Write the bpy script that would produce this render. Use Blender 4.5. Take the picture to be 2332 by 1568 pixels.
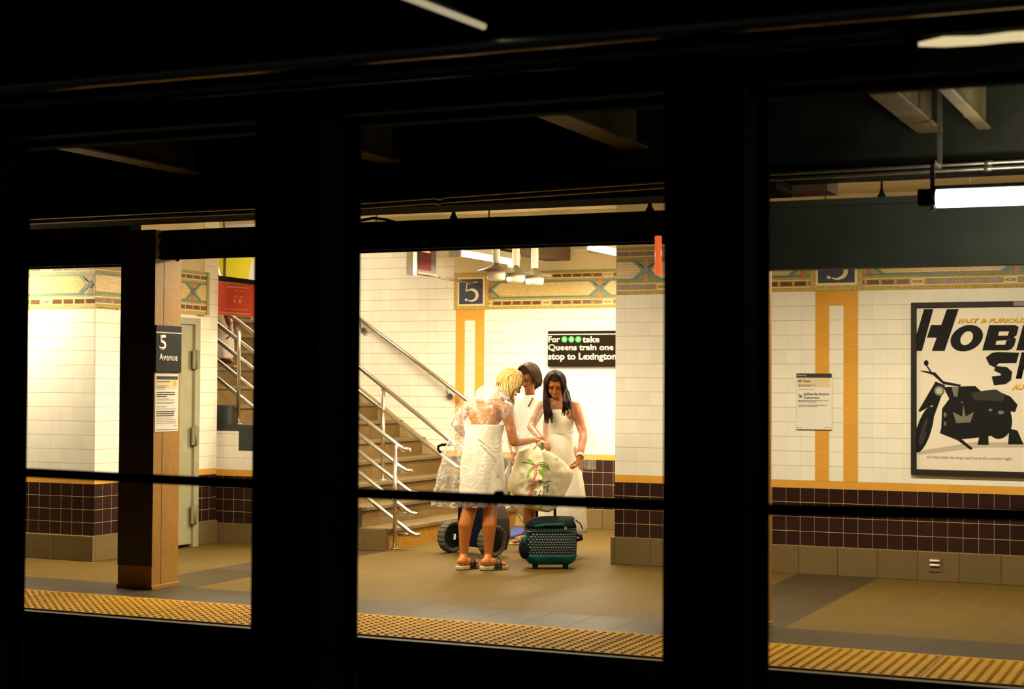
import bpy, bmesh, math, random
from mathutils import Vector, Matrix, noise
random.seed(7)
for o in list(bpy.data.objects):
    bpy.data.objects.remove(o)
SC = bpy.context.scene
COL = SC.collection
PI = math.pi

# ------------------------------------------------------------------ camera
F_PX, YAW, PITCH, ROLL, EYE = 3700.0, .421, .0252, .0063, 1.5
_fw = Vector((-math.sin(YAW)*math.cos(PITCH), math.cos(YAW)*math.cos(PITCH), math.sin(PITCH)))
_r0 = Vector((math.cos(YAW), math.sin(YAW), 0)); _u0 = _r0.cross(_fw)
CR = math.cos(ROLL)*_r0 + math.sin(ROLL)*_u0
CU = -math.sin(ROLL)*_r0 + math.cos(ROLL)*_u0
CAM = Vector((0, 0, EYE))
cd = bpy.data.cameras.new('camera'); cam = bpy.data.objects.new('camera', cd); COL.objects.link(cam)
cd.sensor_width = 36.0; cd.lens = F_PX*36.0/2332.0
cd.clip_start = .05; cd.clip_end = 200
m = Matrix((CR, CU, -_fw)).transposed().to_4x4(); m.translation = CAM
cam.matrix_world = m
cd.dof.use_dof = True; cd.dof.focus_distance = 14.0; cd.dof.aperture_fstop = 3.2
SC.camera = cam

# ------------------------------------------------------------------ world and exposure
w = bpy.data.worlds.new('world'); SC.world = w; w.use_nodes = True
w.node_tree.nodes['Background'].inputs[0].default_value = (.75, .95, .8, 1)
w.node_tree.nodes['Background'].inputs[1].default_value = .006
SC.view_settings.view_transform = 'Standard'; SC.view_settings.look = 'None'
SC.view_settings.gamma = 1; SC.view_settings.use_curve_mapping = False
SC.view_settings.exposure = 0.0
WARM = (1.0, .855, .60)
K = 1.12          # common factor on every lamp

# ------------------------------------------------------------------ helpers
def ray(x, y): return _fw*F_PX + CR*(x-1166) - CU*(y-784)
def at(x, y, Y):                       # the point at depth Y that the photo shows at pixel x, y
    d = ray(x, y); return CAM + d*(Y/d.y)
def link(o): COL.objects.link(o); return o
def empty(name, loc=(0, 0, 0), rz=0):
    o = bpy.data.objects.new(name, None); link(o); o.location = loc; o.rotation_euler = (0, 0, rz)
    o.empty_display_size = .1
    return o
def tag(o, label=None, cat=None, group=None, kind=None):
    if label: o['label'] = label
    if cat: o['category'] = cat
    if group: o['group'] = group
    if kind: o['kind'] = kind
    return o
def par(o, p):
    if p is not None:
        o.parent = p
        o.matrix_parent_inverse = Matrix.Translation(-p.matrix_basis.translation) if p.rotation_euler[:] == (0, 0, 0) else p.matrix_basis.inverted()
    return o
class MB:                              # collects shapes in world coordinates, links them as ONE mesh object
    def __init__(s): s.bm = bmesh.new(); s.mats = []
    def mi(s, m):
        if m not in s.mats: s.mats.append(m)
        return s.mats.index(m)
    def face(s, pts, m=None, smooth=False):
        vs = [s.bm.verts.new(p) for p in pts]; f = s.bm.faces.new(vs); f.smooth = smooth
        if m: f.material_index = s.mi(m)
        return f
    def prism(s, base, off, m=None):   # base: loop of points, off: vector
        off = Vector(off); n = len(base)
        a = [s.bm.verts.new(p) for p in base]; b = [s.bm.verts.new(Vector(p)+off) for p in base]
        fs = [s.bm.faces.new(a[::-1]), s.bm.faces.new(b)]
        for i in range(n): fs.append(s.bm.faces.new((a[i], a[(i+1) % n], b[(i+1) % n], b[i])))
        if m:
            k = s.mi(m)
            for f in fs: f.material_index = k
        return fs
    def box(s, x0, x1, y0, y1, z0, z1, m=None):
        return s.prism([(x0, y0, z0), (x1, y0, z0), (x1, y1, z0), (x0, y1, z0)], (0, 0, z1-z0), m)
    def tube(s, pts, r, m=None, n=12, cap=True, radii=None):
        pts = [Vector(p) for p in pts]; rings = []
        N = len(pts); prev = None
        for i, p in enumerate(pts):
            t = (pts[min(i+1, N-1)]-pts[max(i-1, 0)]).normalized()
            if prev is None:
                a = t.orthogonal().normalized()
            else:
                a = (prev-t*prev.dot(t)).normalized()
            prev = a; b = t.cross(a)
            rr = radii[i] if radii else r
            rings.append([s.bm.verts.new(p+(a*math.cos(2*PI*k/n)+b*math.sin(2*PI*k/n))*rr) for k in range(n)])
        k_ = s.mi(m) if m else 0
        for i in range(N-1):
            for k in range(n):
                f = s.bm.faces.new((rings[i][k], rings[i][(k+1) % n], rings[i+1][(k+1) % n], rings[i+1][k])); f.smooth = True; f.material_index = k_
        if cap:
            f = s.bm.faces.new(rings[0][::-1]); f.material_index = k_
            f = s.bm.faces.new(rings[-1]); f.material_index = k_
    def ball(s, c, r, m=None, n=14, rot=None):
        if not hasattr(r, '__len__'): r = (r, r, r)
        M = Matrix.Translation(c) @ (rot.to_4x4() if rot is not None else Matrix()) @ Matrix.Diagonal((r[0], r[1], r[2], 1))
        g = bmesh.ops.create_uvsphere(s.bm, u_segments=n, v_segments=max(6, n*2//3), radius=1, matrix=M)
        k = s.mi(m) if m else 0
        for v in g['verts']:
            for f in v.link_faces: f.smooth = True; f.material_index = k
    def lathe(s, c, prof, m=None, n=32, axis='z', smooth=True):   # prof: (radius, along)
        rings = []
        for (r, h) in prof:
            R = []
            for k in range(n):
                a = 2*PI*k/n; u, v = r*math.cos(a), r*math.sin(a)
                p = (u, v, h) if axis == 'z' else ((h, u, v) if axis == 'x' else (u, h, v))
                R.append(s.bm.verts.new(Vector(c)+Vector(p)))
            rings.append(R)
        k_ = s.mi(m) if m else 0
        for i in range(len(rings)-1):
            for k in range(n):
                f = s.bm.faces.new((rings[i][k], rings[i][(k+1) % n], rings[i+1][(k+1) % n], rings[i+1][k])); f.smooth = smooth; f.material_index = k_
        for R in (rings[0], rings[-1]):
            try: f = s.bm.faces.new(R); f.material_index = k_
            except Exception: pass
    def build(s, name, mat=None, parent=None, bevel=0, recalc=True):
        if recalc: bmesh.ops.recalc_face_normals(s.bm, faces=s.bm.faces)
        me = bpy.data.meshes.new(name); s.bm.to_mesh(me); s.bm.free()
        ms = s.mats or []
        for mm in ms: me.materials.append(mm)
        if mat is not None and not ms: me.materials.append(mat)
        o = link(bpy.data.objects.new(name, me))
        if bevel:
            b = o.modifiers.new('bevel', 'BEVEL'); b.width = bevel; b.segments = 2; b.limit_method = 'ANGLE'
        par(o, parent)
        return o

# ------------------------------------------------------------------ materials
def mat(name, col, rough=.5, metal=0, emit=None, estr=0, bump=0, bscale=40, var=0, vscale=8, spec=.5, coat=0, alpha=1, trans=0):
    m = bpy.data.materials.new(name); m.use_nodes = True; nt = m.node_tree; b = nt.nodes['Principled BSDF']
    b.inputs['Base Color'].default_value = (*col, 1); b.inputs['Roughness'].default_value = rough
    b.inputs['Metallic'].default_value = metal; b.inputs['Specular IOR Level'].default_value = spec
    b.inputs['Coat Weight'].default_value = coat; b.inputs['Alpha'].default_value = alpha
    b.inputs['Transmission Weight'].default_value = trans
    if emit: b.inputs['Emission Color'].default_value = (*emit, 1); b.inputs['Emission Strength'].default_value = estr
    if bump or var:
        tc = nt.nodes.new('ShaderNodeNewGeometry')
        if bump:
            n = nt.nodes.new('ShaderNodeTexNoise'); n.inputs['Scale'].default_value = bscale; n.inputs['Detail'].default_value = 4
            nt.links.new(tc.outputs['Position'], n.inputs['Vector'])
            bp = nt.nodes.new('ShaderNodeBump'); bp.inputs['Strength'].default_value = bump; bp.inputs['Distance'].default_value = .02
            nt.links.new(n.outputs['Fac'], bp.inputs['Height']); nt.links.new(bp.outputs[0], b.inputs['Normal'])
        if var:
            n = nt.nodes.new('ShaderNodeTexNoise'); n.inputs['Scale'].default_value = vscale; n.inputs['Detail'].default_value = 6
            nt.links.new(tc.outputs['Position'], n.inputs['Vector'])
            r = nt.nodes.new('ShaderNodeMapRange'); r.inputs[1].default_value = .3; r.inputs[2].default_value = .7
            r.inputs[3].default_value = 1-var; r.inputs[4].default_value = 1+var
            nt.links.new(n.outputs['Fac'], r.inputs[0])
            x = nt.nodes.new('ShaderNodeVectorMath'); x.operation = 'SCALE'; x.inputs[0].default_value = col
            nt.links.new(r.outputs[0], x.inputs['Scale']); nt.links.new(x.outputs[0], b.inputs['Base Color'])
    return m

def tile_mat(name, axis, u0, z0, pu, pv, col, var=.06, mv=(.5, .42, .3), mh=(.35, .27, .18), sv=.35, sh=.8, wv=.018, wh=.018, rough=.18, bump=.15, spots=0, vaxis='Z', stain=None, spec=.5):
    """glazed tiles / slabs in a square grid: fract() of the world position, joints and a different tone per tile"""
    m = bpy.data.materials.new(name); m.use_nodes = True; nt = m.node_tree; L = nt.links; b = nt.nodes['Principled BSDF']
    N = nt.nodes.new
    g = N('ShaderNodeNewGeometry'); s = N('ShaderNodeSeparateXYZ'); L.new(g.outputs['Position'], s.inputs[0])
    def M(op, a, bb=None, c=None):
        n = N('ShaderNodeMath'); n.operation = op
        for i, v in enumerate((a, bb, c)):
            if v is None: continue
            if isinstance(v, (int, float)): n.inputs[i].default_value = v
            else: L.new(v, n.inputs[i])
        return n.outputs[0]
    def cell(o, o0, p):
        q = M('DIVIDE', M('SUBTRACT', o, o0), p); fl = M('FLOOR', q); fr = M('SUBTRACT', q, fl)
        return fl, M('ABSOLUTE', M('SUBTRACT', fr, .5))
    fu, du = cell(s.outputs[axis], u0, pu); fv, dv = cell(s.outputs[vaxis], z0, pv)
    lu = M('GREATER_THAN', du, .5-wv); lv = M('GREATER_THAN', dv, .5-wh)
    cmb = N('ShaderNodeCombineXYZ'); L.new(fu, cmb.inputs[0]); L.new(fv, cmb.inputs[1])
    wn = N('ShaderNodeTexWhiteNoise'); L.new(cmb.outputs[0], wn.inputs['Vector'])
    no = N('ShaderNodeTexNoise'); no.inputs['Scale'].default_value = 2.5; no.inputs['Detail'].default_value = 5; L.new(g.outputs['Position'], no.inputs['Vector'])
    k = M('ADD', M('MULTIPLY', M('SUBTRACT', wn.outputs['Value'], .5), 2*var), M('ADD', 1, M('MULTIPLY', M('SUBTRACT', no.outputs['Fac'], .5), 2*var)))
    if spots:
        n2 = N('ShaderNodeTexNoise'); n2.inputs['Scale'].default_value = 60; n2.inputs['Detail'].default_value = 3; L.new(g.outputs['Position'], n2.inputs['Vector'])
        k = M('ADD', k, M('MULTIPLY', M('SUBTRACT', n2.outputs['Fac'], .5), spots))
    sc = N('ShaderNodeVectorMath'); sc.operation = 'SCALE'; sc.inputs[0].default_value = col; L.new(k, sc.inputs['Scale'])
    def mix(f, a, c):
        n = N('ShaderNodeMix'); n.data_type = 'RGBA'; L.new(f, n.inputs[0]); L.new(a, n.inputs[6]); n.inputs[7].default_value = (*c, 1); return n.outputs[2]
    c1 = mix(M('MULTIPLY', lu, sv), sc.outputs[0], mv); c2 = mix(M('MULTIPLY', lv, sh), c1, mh)
    L.new(c2, b.inputs['Base Color'])
    an = M('MAXIMUM', lu, lv)
    L.new(M('ADD', rough, M('MULTIPLY', an, .4)), b.inputs['Roughness'])
    b.inputs['Specular IOR Level'].default_value = spec
    if bump:
        bn = N('ShaderNodeTexNoise'); bn.inputs['Scale'].default_value = 7; L.new(g.outputs['Position'], bn.inputs['Vector'])
        bp = N('ShaderNodeBump'); bp.inputs['Strength'].default_value = bump; bp.inputs['Distance'].default_value = .02
        L.new(M('SUBTRACT', bn.outputs['Fac'], M('MULTIPLY', an, .15)), bp.inputs['Height']); L.new(bp.outputs[0], b.inputs['Normal'])
    return m

BLACK = mat('black_green_paint', (.012, .016, .013), .9, bump=.3, bscale=25, var=.3, vscale=6, spec=.03)
SOOT = mat('soot_concrete', (.016, .017, .013), .8, bump=.4, bscale=12, var=.4, vscale=3, spec=.05)
CONC = mat('plinth_concrete', (.165, .11, .04), .75, spec=.2, bump=.15, bscale=60, var=.12, vscale=25)
CONC_D = mat('dark_concrete', (.10, .08, .05), .85, bump=.5, bscale=14, var=.4, vscale=5)
PLAST = mat('cream_plaster', (.72, .62, .38), .6, var=.08, vscale=3)
SOFFIT = mat('brown_soffit_paint', (.12, .07, .04), .7, var=.15)
STEEL = mat('brushed_steel', (.72, .68, .6), .28, 1)
GLOSSPIPE = mat('grey_conduit', (.35, .33, .28), .3, .8, var=.3, vscale=14)
NAVY = mat('navy_mosaic', (.03, .035, .075), .4, bump=.3, bscale=180, var=.25, vscale=150)
CREAM = mat('cream_mosaic', (.80, .68, .38), .4, var=.15, vscale=160)
WHITE_P = mat('white_paint', (.85, .83, .76), .5)
SIGNBLK = mat('sign_black', (.018, .018, .016), .6, spec=.15)
OR_T = (.72, .36, .055)
# ------------------------------------------------------------------ lamps that light the platform
TUBE = mat('lit_tube', (1, 1, 1), .4, emit=(1.0, .86, .62), estr=26)
TUBE_P = mat('lit_tube_pink', (1, 1, 1), .4, emit=(1.0, .86, .74), estr=30)
HOUS = mat('lamp_housing', (.6, .55, .45), .4, .3)
def lamp(x, y, z, length=1.2, axis='x', power=60, label='', group=None, tube=TUBE, hang=0, light=True, spread=None):
    t = empty('lamp_or_streak_tube', (x, y, z)); tag(t, label, 'ceiling lamp', group)
    h = MB(); g = MB(); L = length/2
    if axis == 'x':
        h.box(x-L-.03, x+L+.03, y-.07, y+.07, z+.03, z+.09)
        for s in (-1, 1): h.box(x+s*(L+.015)-.015, x+s*(L+.015)+.015, y-.06, y+.06, z-.04, z+.04)
        g.tube([(x-L, y, z), (x+L, y, z)], .019)
    else:
        h.box(x-.07, x+.07, y-L-.03, y+L+.03, z+.03, z+.09)
        for s in (-1, 1): h.box(x-.06, x+.06, y+s*(L+.015)-.015, y+s*(L+.015)+.015, z-.04, z+.04)
        g.tube([(x, y-L, z), (x, y+L, z)], .019)
    h.build('housing', HOUS, t); g.build('tube', tube, t)
    if hang:
        for s in (-.8, .8):
            b = MB(); p = (x+s*L, y, z+.09) if axis == 'x' else (x, y+s*L, z+.09)
            b.tube([p, (p[0], p[1], z+.09+hang)], .008); b.build('hanger', HOUS, t)
    if light:
        ld = bpy.data.lights.new('lamp_light', 'AREA'); ld.shape = 'RECTANGLE'; ld.size = length if axis == 'x' else .1; ld.size_y = .1 if axis == 'x' else length
        ld.energy = power*K; ld.color = WARM
        lo = link(bpy.data.objects.new('lamp_light', ld)); lo.location = (x, y, z-.045); par(lo, t)
    return t
GRP = 'lamps over the far platform'
for i, (x, p, lab) in enumerate(((-12.2, 60, 'leftmost lamp, past the left edge of the frame'), (-9.9, 72, 'lamp before the left tiled block'), (-7.0, 70, 'lamp near the ochre column'), (-5.6, 66, 'lamp before the recess'), (-2.1, 72, 'lamp before the poster wall'), (.6, 26, 'lamp past the right edge of the frame'))):
    lamp(x, 11.0 if x > -8 else 10.45, 2.66, 1.2, 'x', p, 'fluorescent platform '+lab+', hidden behind the girder', GRP, hang=.30)
lamp(-6.62, 14.15, 2.72, 1.3, 'y', 108, 'long fluorescent lamp running toward the mosaic 5, left of the two in the recess')
lamp(-5.33, 14.15, 2.74, 1.5, 'y', 92, 'fluorescent lamp at the recess ceiling beside the pillar')
lamp(-9.6, 14.5, 3.6, 1.2, 'x', 60, 'fluorescent lamp over the upper stairs', hang=.1)

# ------------------------------------------------------------------ walls
W_X = {}
ZF, ZO1, ZO0, ZB = 2.275, .75, .69, .225
def wallmats(tag_, axis, u0, zf, zo1, zo0, zb, pu=.1165, pv=None, white=(.86, .83, .71), sv=.35, sh=.75):
    n1 = round((zf-zo1)/.1175); n2 = 4
    return dict(
        white=tile_mat('white_tile_'+tag_, axis, u0, zo1, pu, (zf-zo1)/n1, white, .035, sv=sv, sh=sh, mv=(.55, .42, .2), mh=(.42, .25, .10), wv=.016, wh=.017),
        orange=tile_mat('orange_tile_'+tag_, axis, u0, zo1, pu, (zf-zo1)/n1, OR_T, .04, sv=.25, sh=.35, mv=(.6, .35, .1), mh=(.7, .45, .15), wv=.014, wh=.014),
        brown=tile_mat('brown_tile_'+tag_, axis, u0, zb, pu, (zo0-zb)/n2, (.028, .012, .010), .15, sv=.75, sh=.85, mv=(.42, .24, .10), mh=(.62, .45, .2), wv=.017, wh=.015, rough=.22, bump=.2))
MR = wallmats('platform', 'X', -2.891, ZF, ZO1, ZO0, ZB)
ZFb, ZO1b, ZO0b, ZBb = 2.325, .779, .724, .204
MBK = wallmats('recess', 'X', -7.841, ZFb, ZO1b, ZO0b, ZBb, .1155, sh=.95, sv=.45)
ZFl, ZO1l, ZO0l, ZBl = 2.128, .70, .648, .212
ML = wallmats('left', 'X', -8.8, ZFl, ZO1l, ZO0l, ZBl)
MLY = wallmats('left_side', 'Y', 11.07, ZFl, ZO1l, ZO0l, ZBl)
MS = wallmats('stair', 'X', -8.926, 2.16, .686, .630, .180)
MPY = wallmats('pillar_side', 'Y', 12.95, ZF, ZO1, ZO0, ZB)

def struct(o): o['kind'] = 'structure'; return o
def wall_layers(name, x0, x1, y, th, zs, ms, top, base=True):
    zf, zo1, zo0, zb = zs
    b = MB()
    b.box(x0, x1, y, y+th, zo1, zf, ms['white'])
    b.box(x0, x1, y, y+th, zo0, zo1, ms['orange'])
    b.box(x0, x1, y, y+th, zb-.02, zo0, ms['brown'])
    b.box(x0, x1, y+.004, y+th, zf, top, PLAST)
    return b
# right wall (platform wall right of the recess, its left end is the pillar)
b = wall_layers('wall_right', -4.835, 3.5, 12.95, .35, (ZF, ZO1, ZO0, ZB), MR, 3.05)
for (u0, u1, z0, z1) in ((-3.119, -3.008, ZO1, ZF), (-2.891, -2.775, ZO1, ZF), (-3.008, -2.891, 2.158, ZF)):
    b.box(u0, u1, 12.948, 12.95, z0, z1, MR['orange'])
for (u0, u1, z0, z1) in ((.8, .915, ZO1, ZF), (1.03, 1.145, ZO1, ZF), (.915, 1.03, 2.158, ZF)):
    b.box(u0, u1, 12.948, 12.95, z0, z1, MR['orange'])
struct(b.build('wall_right'))
# recess side of that pillar (faces left)
b = MB()
for z0, z1, m_ in ((ZO1, ZF, 'white'), (ZO0, ZO1, 'orange'), (0, ZO0, 'brown')):
    b.box(-4.837, -4.45, 13.3, 16.0, z0, z1, MPY[m_])
b.box(-4.835, -4.45, 13.3, 16.0, ZF, 3.05, PLAST)
struct(b.build('wall_recess_side'))
# recess back wall
b = wall_layers('wall_back', -13.5, -4.6, 16.0, .3, (ZFb, ZO1b, ZO0b, ZBb), MBK, 3.0)
b2 = []
for (u0, u1, z0, z1) in ((-7.841, -7.731, ZO1b, ZFb), (-7.605, -7.495, ZO1b, ZFb), (-7.731, -7.605, 2.213, ZFb)):
    b.box(u0, u1, 15.998, 16.0, z0, z1, MBK['orange'])
b.box(-13.5, -7.865, 15.997, 16.1, ZFb, 4.6, MBK['white'])
struct(b.build('wall_back'))
# left block front and its side with the door
b = wall_layers('wall_left', -14, -8.8205, 11.07, .3, (ZFl, ZO1l, ZO0l, ZBl), ML, 3.05)
struct(b.build('wall_left'))
b = MB()
def side(y0, y1, zlo=0, zf=ZFl, xr=-8.802):
    for z0, z1, m_ in ((ZO1l, zf, 'white'), (ZO0l, ZO1l, 'orange'), (ZBl-.02, ZO0l, 'brown')):
        z0 = max(z0, zlo)
        if z1 > z0: b.box(-9.1, xr, y0, y1, z0, z1, MLY[m_])
    b.box(-9.1, xr-.004, y0, y1, zf, 3.05, PLAST)
side(11.372, 11.42); [b.box(-8.82, -8.802, 11.072, 11.372, a_, c_, MLY[m_]) for a_, c_, m_ in ((ZO1l, ZFl, 'white'), (ZO0l, ZO1l, 'orange'), (ZBl-.02, ZO0l, 'brown'))]; side(11.42, 12.52, 2.10); side(12.52, 12.93, xr=-8.852); b.box(-9.1, -8.93, 12.93, 12.99, 0, 3.05, MLY['white'])
b.box(-9.1, -8.851, 12.70, 12.93, ZFl, 3.05, MLY['white'])
struct(b.build('wall_left_side'))
# stepped wall on the open side of the stairs (Y = 13.05), with dark string above
KX = lambda k: -7.085-.281*(k-1)          # face of riser k
b = MB(); c = MB()
for k in range(1, 9):
    x1 = KX(k)+.126; x0 = KX(k+1)+.126
    if k == 1: b.box(KX(2), KX(1)-.005, 12.985, 13.10, 0, .19, CONC); continue
    top = .185*k-.243
    if k == 8: x0 = -8.99
    if top > .686: b.box(x0, x1, 12.99, 13.09, .686, top, MS['white'])
    if top > .64: b.box(x0, x1, 12.99, 13.09, .630, min(.686, top), MS['orange'])
    if top > .18: b.box(x0, x1, 12.99, 13.09, .18, min(top, .630), MS['brown'])
    b.box(x0, x1 if k > 2 else KX(2), 12.985, 13.09, 0, min(.18, max(top, .1)), CONC)
struct(b.build('wall_stair_side'))
# dark painted stringer that follows the steps
for k in range(2, 13):
    c.box(KX(k+1), KX(k), 12.995, 13.095, max(.185*k-.45, .05), .185*k)
struct(c.build('trim_1', mat('stringer_dark_paint', (.02, .03, .027), .4, var=.2)))

# baseboards
def bb(name, x0, x1, y0, y1, z1, pitch=.32, u0=0, axis='X'):
    b = MB(); b.box(x0, x1, y0, y1, 0, z1)
    m_ = tile_mat('plinth_slab_'+name, axis, u0, -5, pitch, 20, (.165, .112, .042), .08, mv=(.04, .025, .012), sv=.9, wv=.008, wh=.0001, rough=.6, bump=.2, spots=.4, spec=.2)
    return struct(b.build(name, m_, bevel=.004))
bb('baseboard_right', -4.86, 3.5, 12.915, 12.96, ZB, .315, -3.245)
bb('baseboard_recess', -4.86, -4.82, 12.96, 16, ZB, .4, 12.96, 'Y')
bb('baseboard_back', -7.3, -4.86, 15.965, 16.01, ZBb, .4, -6.9)
bb('baseboard_left', -14, -8.785, 11.035, 11.08, ZBl, .4, -8.79)
b = MB(); b.box(-8.82, -8.785, 11.08, 11.42, 0, ZBl); b.box(-8.87, -8.835, 12.55, 12.935, 0, ZBl)
struct(b.build('baseboard_left_side', CONC, bevel=.003))

# door in the left side wall: grey-green steel door and frame
DG = mat('grey_green_door_paint', (.33, .31, .18), .45, var=.06)
d = struct(empty('door_1', (-8.80, 11.95, 0)))
b = MB(); b.box(-8.86, -8.79, 11.49, 12.45, .03, 2.04); b.build('door_leaf', DG, d, .003)
b = MB(); b.box(-8.88, -8.765, 11.42, 11.49, 0, 2.10); b.box(-8.88, -8.765, 12.45, 12.53, 0, 2.10); b.box(-8.88, -8.765, 11.49, 12.45, 2.04, 2.10); b.build('door_frame', DG, d, .003)
for z in (1.72, 1.02, .3):
    b = MB(); b.tube([(-8.755, 12.45, z-.09), (-8.755, 12.45, z+.09)], .014); b.box(-8.765, -8.752, 12.40, 12.50, z-.085, z+.085); b.build('hinge', mat('hinge_paint', (.2, .18, .1), .5), d)
b = MB(); b.tube([(-8.79, 11.58, 1.0), (-8.74, 11.58, 1.0), (-8.74, 11.70, 1.0)], .012); b.build('door_handle', STEEL, d)

# ------------------------------------------------------------------ frieze of mosaic
GOLD = tile_mat('gold_mosaic_field', 'X', 0, ZF, .018, .0135, (.74, .56, .23), .12, mv=(.5, .34, .12), mh=(.42, .28, .09), sv=.3, sh=.7, wv=.08, wh=.12, rough=.3, bump=.1)
GOLD_Y = tile_mat('gold_mosaic_field_side', 'Y', 0, ZF, .018, .0135, (.74, .56, .23), .12, mv=(.5, .34, .12), mh=(.42, .28, .09), sv=.3, sh=.7, wv=.08, wh=.12, rough=.3, bump=.1)
OLIVE = mat('olive_gold_mosaic', (.50, .36, .075), .4, bump=.3, bscale=150, var=.3, vscale=70)
OLIVE2 = mat('green_grey_mosaic', (.34, .36, .15), .4, bump=.3, bscale=150, var=.3, vscale=90)
TEAL = mat('teal_mosaic', (.13, .23, .19), .4, var=.25, vscale=110)
BROWNM = mat('brown_frieze_tile', (.16, .07, .035), .3, var=.35, vscale=40)
RUST = mat('rust_mosaic', (.48, .19, .06), .4, var=.3, vscale=120)
class Fr:
    def __init__(s, O, D, N, z0, h, gold): s.O, s.D, s.N, s.z0, s.h, s.b, s.g = Vector(O), Vector(D), Vector(N), z0, h, MB(), gold
    def P(s, u, v, o): return s.O+s.D*u+s.N*o+Vector((0, 0, s.z0+v*s.h))
    def poly(s, pts, o0, o1, m):
        s.n = getattr(s, 'n', 0)+1; o1 += (s.n % 40)*2e-5
        s.b.prism([s.P(u, v, o0) for u, v in pts], s.N*(o1-o0), m)
    def rect(s, u0, u1, v0, v1, t, m): s.poly([(u0, v0), (u1, v0), (u1, v1), (u0, v1)], 0, t, m)
    def row(s, u0, u1, v0, v1, loz=(3,)):
        s.rect(u0, u1, v0, v1, .004, CREAM)
        s.rect(u0, u1, v0+.018, v1-.018, .005, OLIVE)
        n = max(1, round((u1-u0)/.117)); p = (u1-u0)/n
        for i in range(n):
            a = u0+i*p+.012; c = u0+(i+1)*p-.012
            if i % 6 in loz:
                s.rect(a-.004, c+.004, v0+.022, v1-.022, .006, CREAM); s.rect(a+.004, c-.004, v0+.045, v1-.045, .007, OLIVE)
                mu, mv_ = (a+c)/2, (v0+v1)/2
                s.poly([(a+.014, mv_), (mu, v0+.055), (c-.014, mv_), (mu, v1-.055)], 0, .008, BROWNM)
                s.poly([(a+.03, mv_), (mu, v0+.085), (c-.03, mv_), (mu, v1-.085)], 0, .009, CREAM)
            else: s.rect(a, c, v0+.035, v1-.035, .007, BROWNM)
    def field(s, u0, u1, crosses):
        s.rect(u0, u1, 0, 1, .002, OLIVE)
        s.rect(u0, u1, .93, .985, .004, OLIVE2)
        s.row(u0, u1, .08, .235); s.row(u0, u1, .79, .93)
        s.rect(u0, u1, .27, .755, .003, OLIVE2)
        s.rect(u0, u1, .29, .325, .005, TEAL); s.rect(u0, u1, .70, .735, .005, TEAL)
        H = s.h; ends = sorted(crosses); r = .40*.5*.94*.5
        seg = []
        cs = [c for c in ends]
        pts = [u0-.3]+cs+[u1+.3]
        for a, c in zip(pts[:-1], pts[1:]):          # hexagonal gold fields between crosses
            ca, cc = max(a, u0-.12), min(c, u1+.12)
            L0 = a+.045; L1 = c-.045; s0 = a+.125; s1 = c-.125
            P = [(L0, .512), (s0, .335), (s1, .335), (L1, .512), (s1, .69), (s0, .69)]
            Q = [(max(min(u, u1), u0), v) for u, v in P]
            if Q[3][0]-Q[0][0] > .02 and s1 > s0:
                if a < u0: Q = [(u0, .335), Q[2], Q[3], Q[4], (u0, .69)]
                elif c > u1: Q = [Q[0], Q[1], (u1, .335), (u1, .69), Q[5]]
                s.poly(Q, 0, .006, s.g)
        for c in cs:
            if c-.16 < u0-.15 or c+.16 > u1+.15: pass
            s.rect(max(c-.022, u0), min(c+.022, u1), .27, .755, .005, RUST) if u0 < c < u1 else None
            for sx in (-1, 1):
                for (vv, dv) in ((.31, .035), (.715, -.035)):
                    a0, a1 = c, c+sx*.12
                    if min(a0, a1) < u0-.001 or max(a0, a1) > u1+.001: continue
                    s.poly([(a0-.0, .49), (a1-sx*.02, vv), (a1+sx*.02, vv), (a0+sx*.0, .54)], 0, .0065, TEAL)
            if u0 < c < u1: s.poly([(c-.033, .512), (c, .43), (c+.033, .512), (c, .6)], 0, .009, mat('blue_diamond_mosaic', (.10, .17, .2), .35, var=.2, vscale=90))
    def five(s, u0, w, z0v, z1v):
        s.rect(u0-.045, u0+w+.045, 0, .985, .010, OLIVE)
        s.rect(u0, u0+w, z0v, z1v, .012, CREAM)
        s.rect(u0+.02, u0+w-.02, z0v+.05, z1v-.05, .014, NAVY)
        cu, hv = u0+w/2, (z1v-z0v)
        def st(P, wd):                      # serif figure 5 as widened strokes
            for (a, c), ww in zip(zip(P[:-1], P[1:]), wd):
                au, av = a; bu, bv = c; du, dv = bu-au, (bv-av)*s.h; L = math.hypot(du, dv)+1e-9; nu, nv = -dv/L*ww/2, du/L*ww/2/s.h
                eu, ev = du/L*ww*.25, dv/L*ww*.25/s.h
                s.poly([(au+nu-eu, av+nv-ev), (au-nu-eu, av-nv-ev), (bu-nu+eu, bv-nv+ev), (bu+nu+eu, bv+nv+ev)], 0, .017, CREAM)
        W, Hh = w*.26, hv
        b0 = z0v
        st([(cu-W*.55, b0+Hh*.80), (cu+W*.85, b0+Hh*.80)], [.026])
        st([(cu-W*.55, b0+Hh*.83), (cu-W*.7, b0+Hh*.52)], [.012])
        arc = [(cu-W*.7, b0+Hh*.53)]
        for i in range(13):
            t = math.radians(125-i*20); arc.append((cu+W*(.02+.88*math.cos(t)), b0+Hh*(.37+.20*math.sin(t))))
        st(arc, [.008, .012, .018, .024, .030, .032, .034, .034, .032, .028, .022, .016, .012])
        s.poly([(cu-W*.9, b0+Hh*.20), (cu-W*.6, b0+Hh*.16), (cu-W*.45, b0+Hh*.22), (cu-W*.75, b0+Hh*.27)], 0, .017, CREAM)
    def build(s, name): return struct(s.b.build(name))
f = Fr((0, 12.95, 0), (1, 0, 0), (0, -1, 0), ZF, .40, GOLD)
f.field(-4.825, 3.5, [-4.56, -3.22, -2.69, -1.55, -.4, .62, 1.3, 2.4]); f.five(-3.115, .335, .11, .86); f.build('trim_2')
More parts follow.
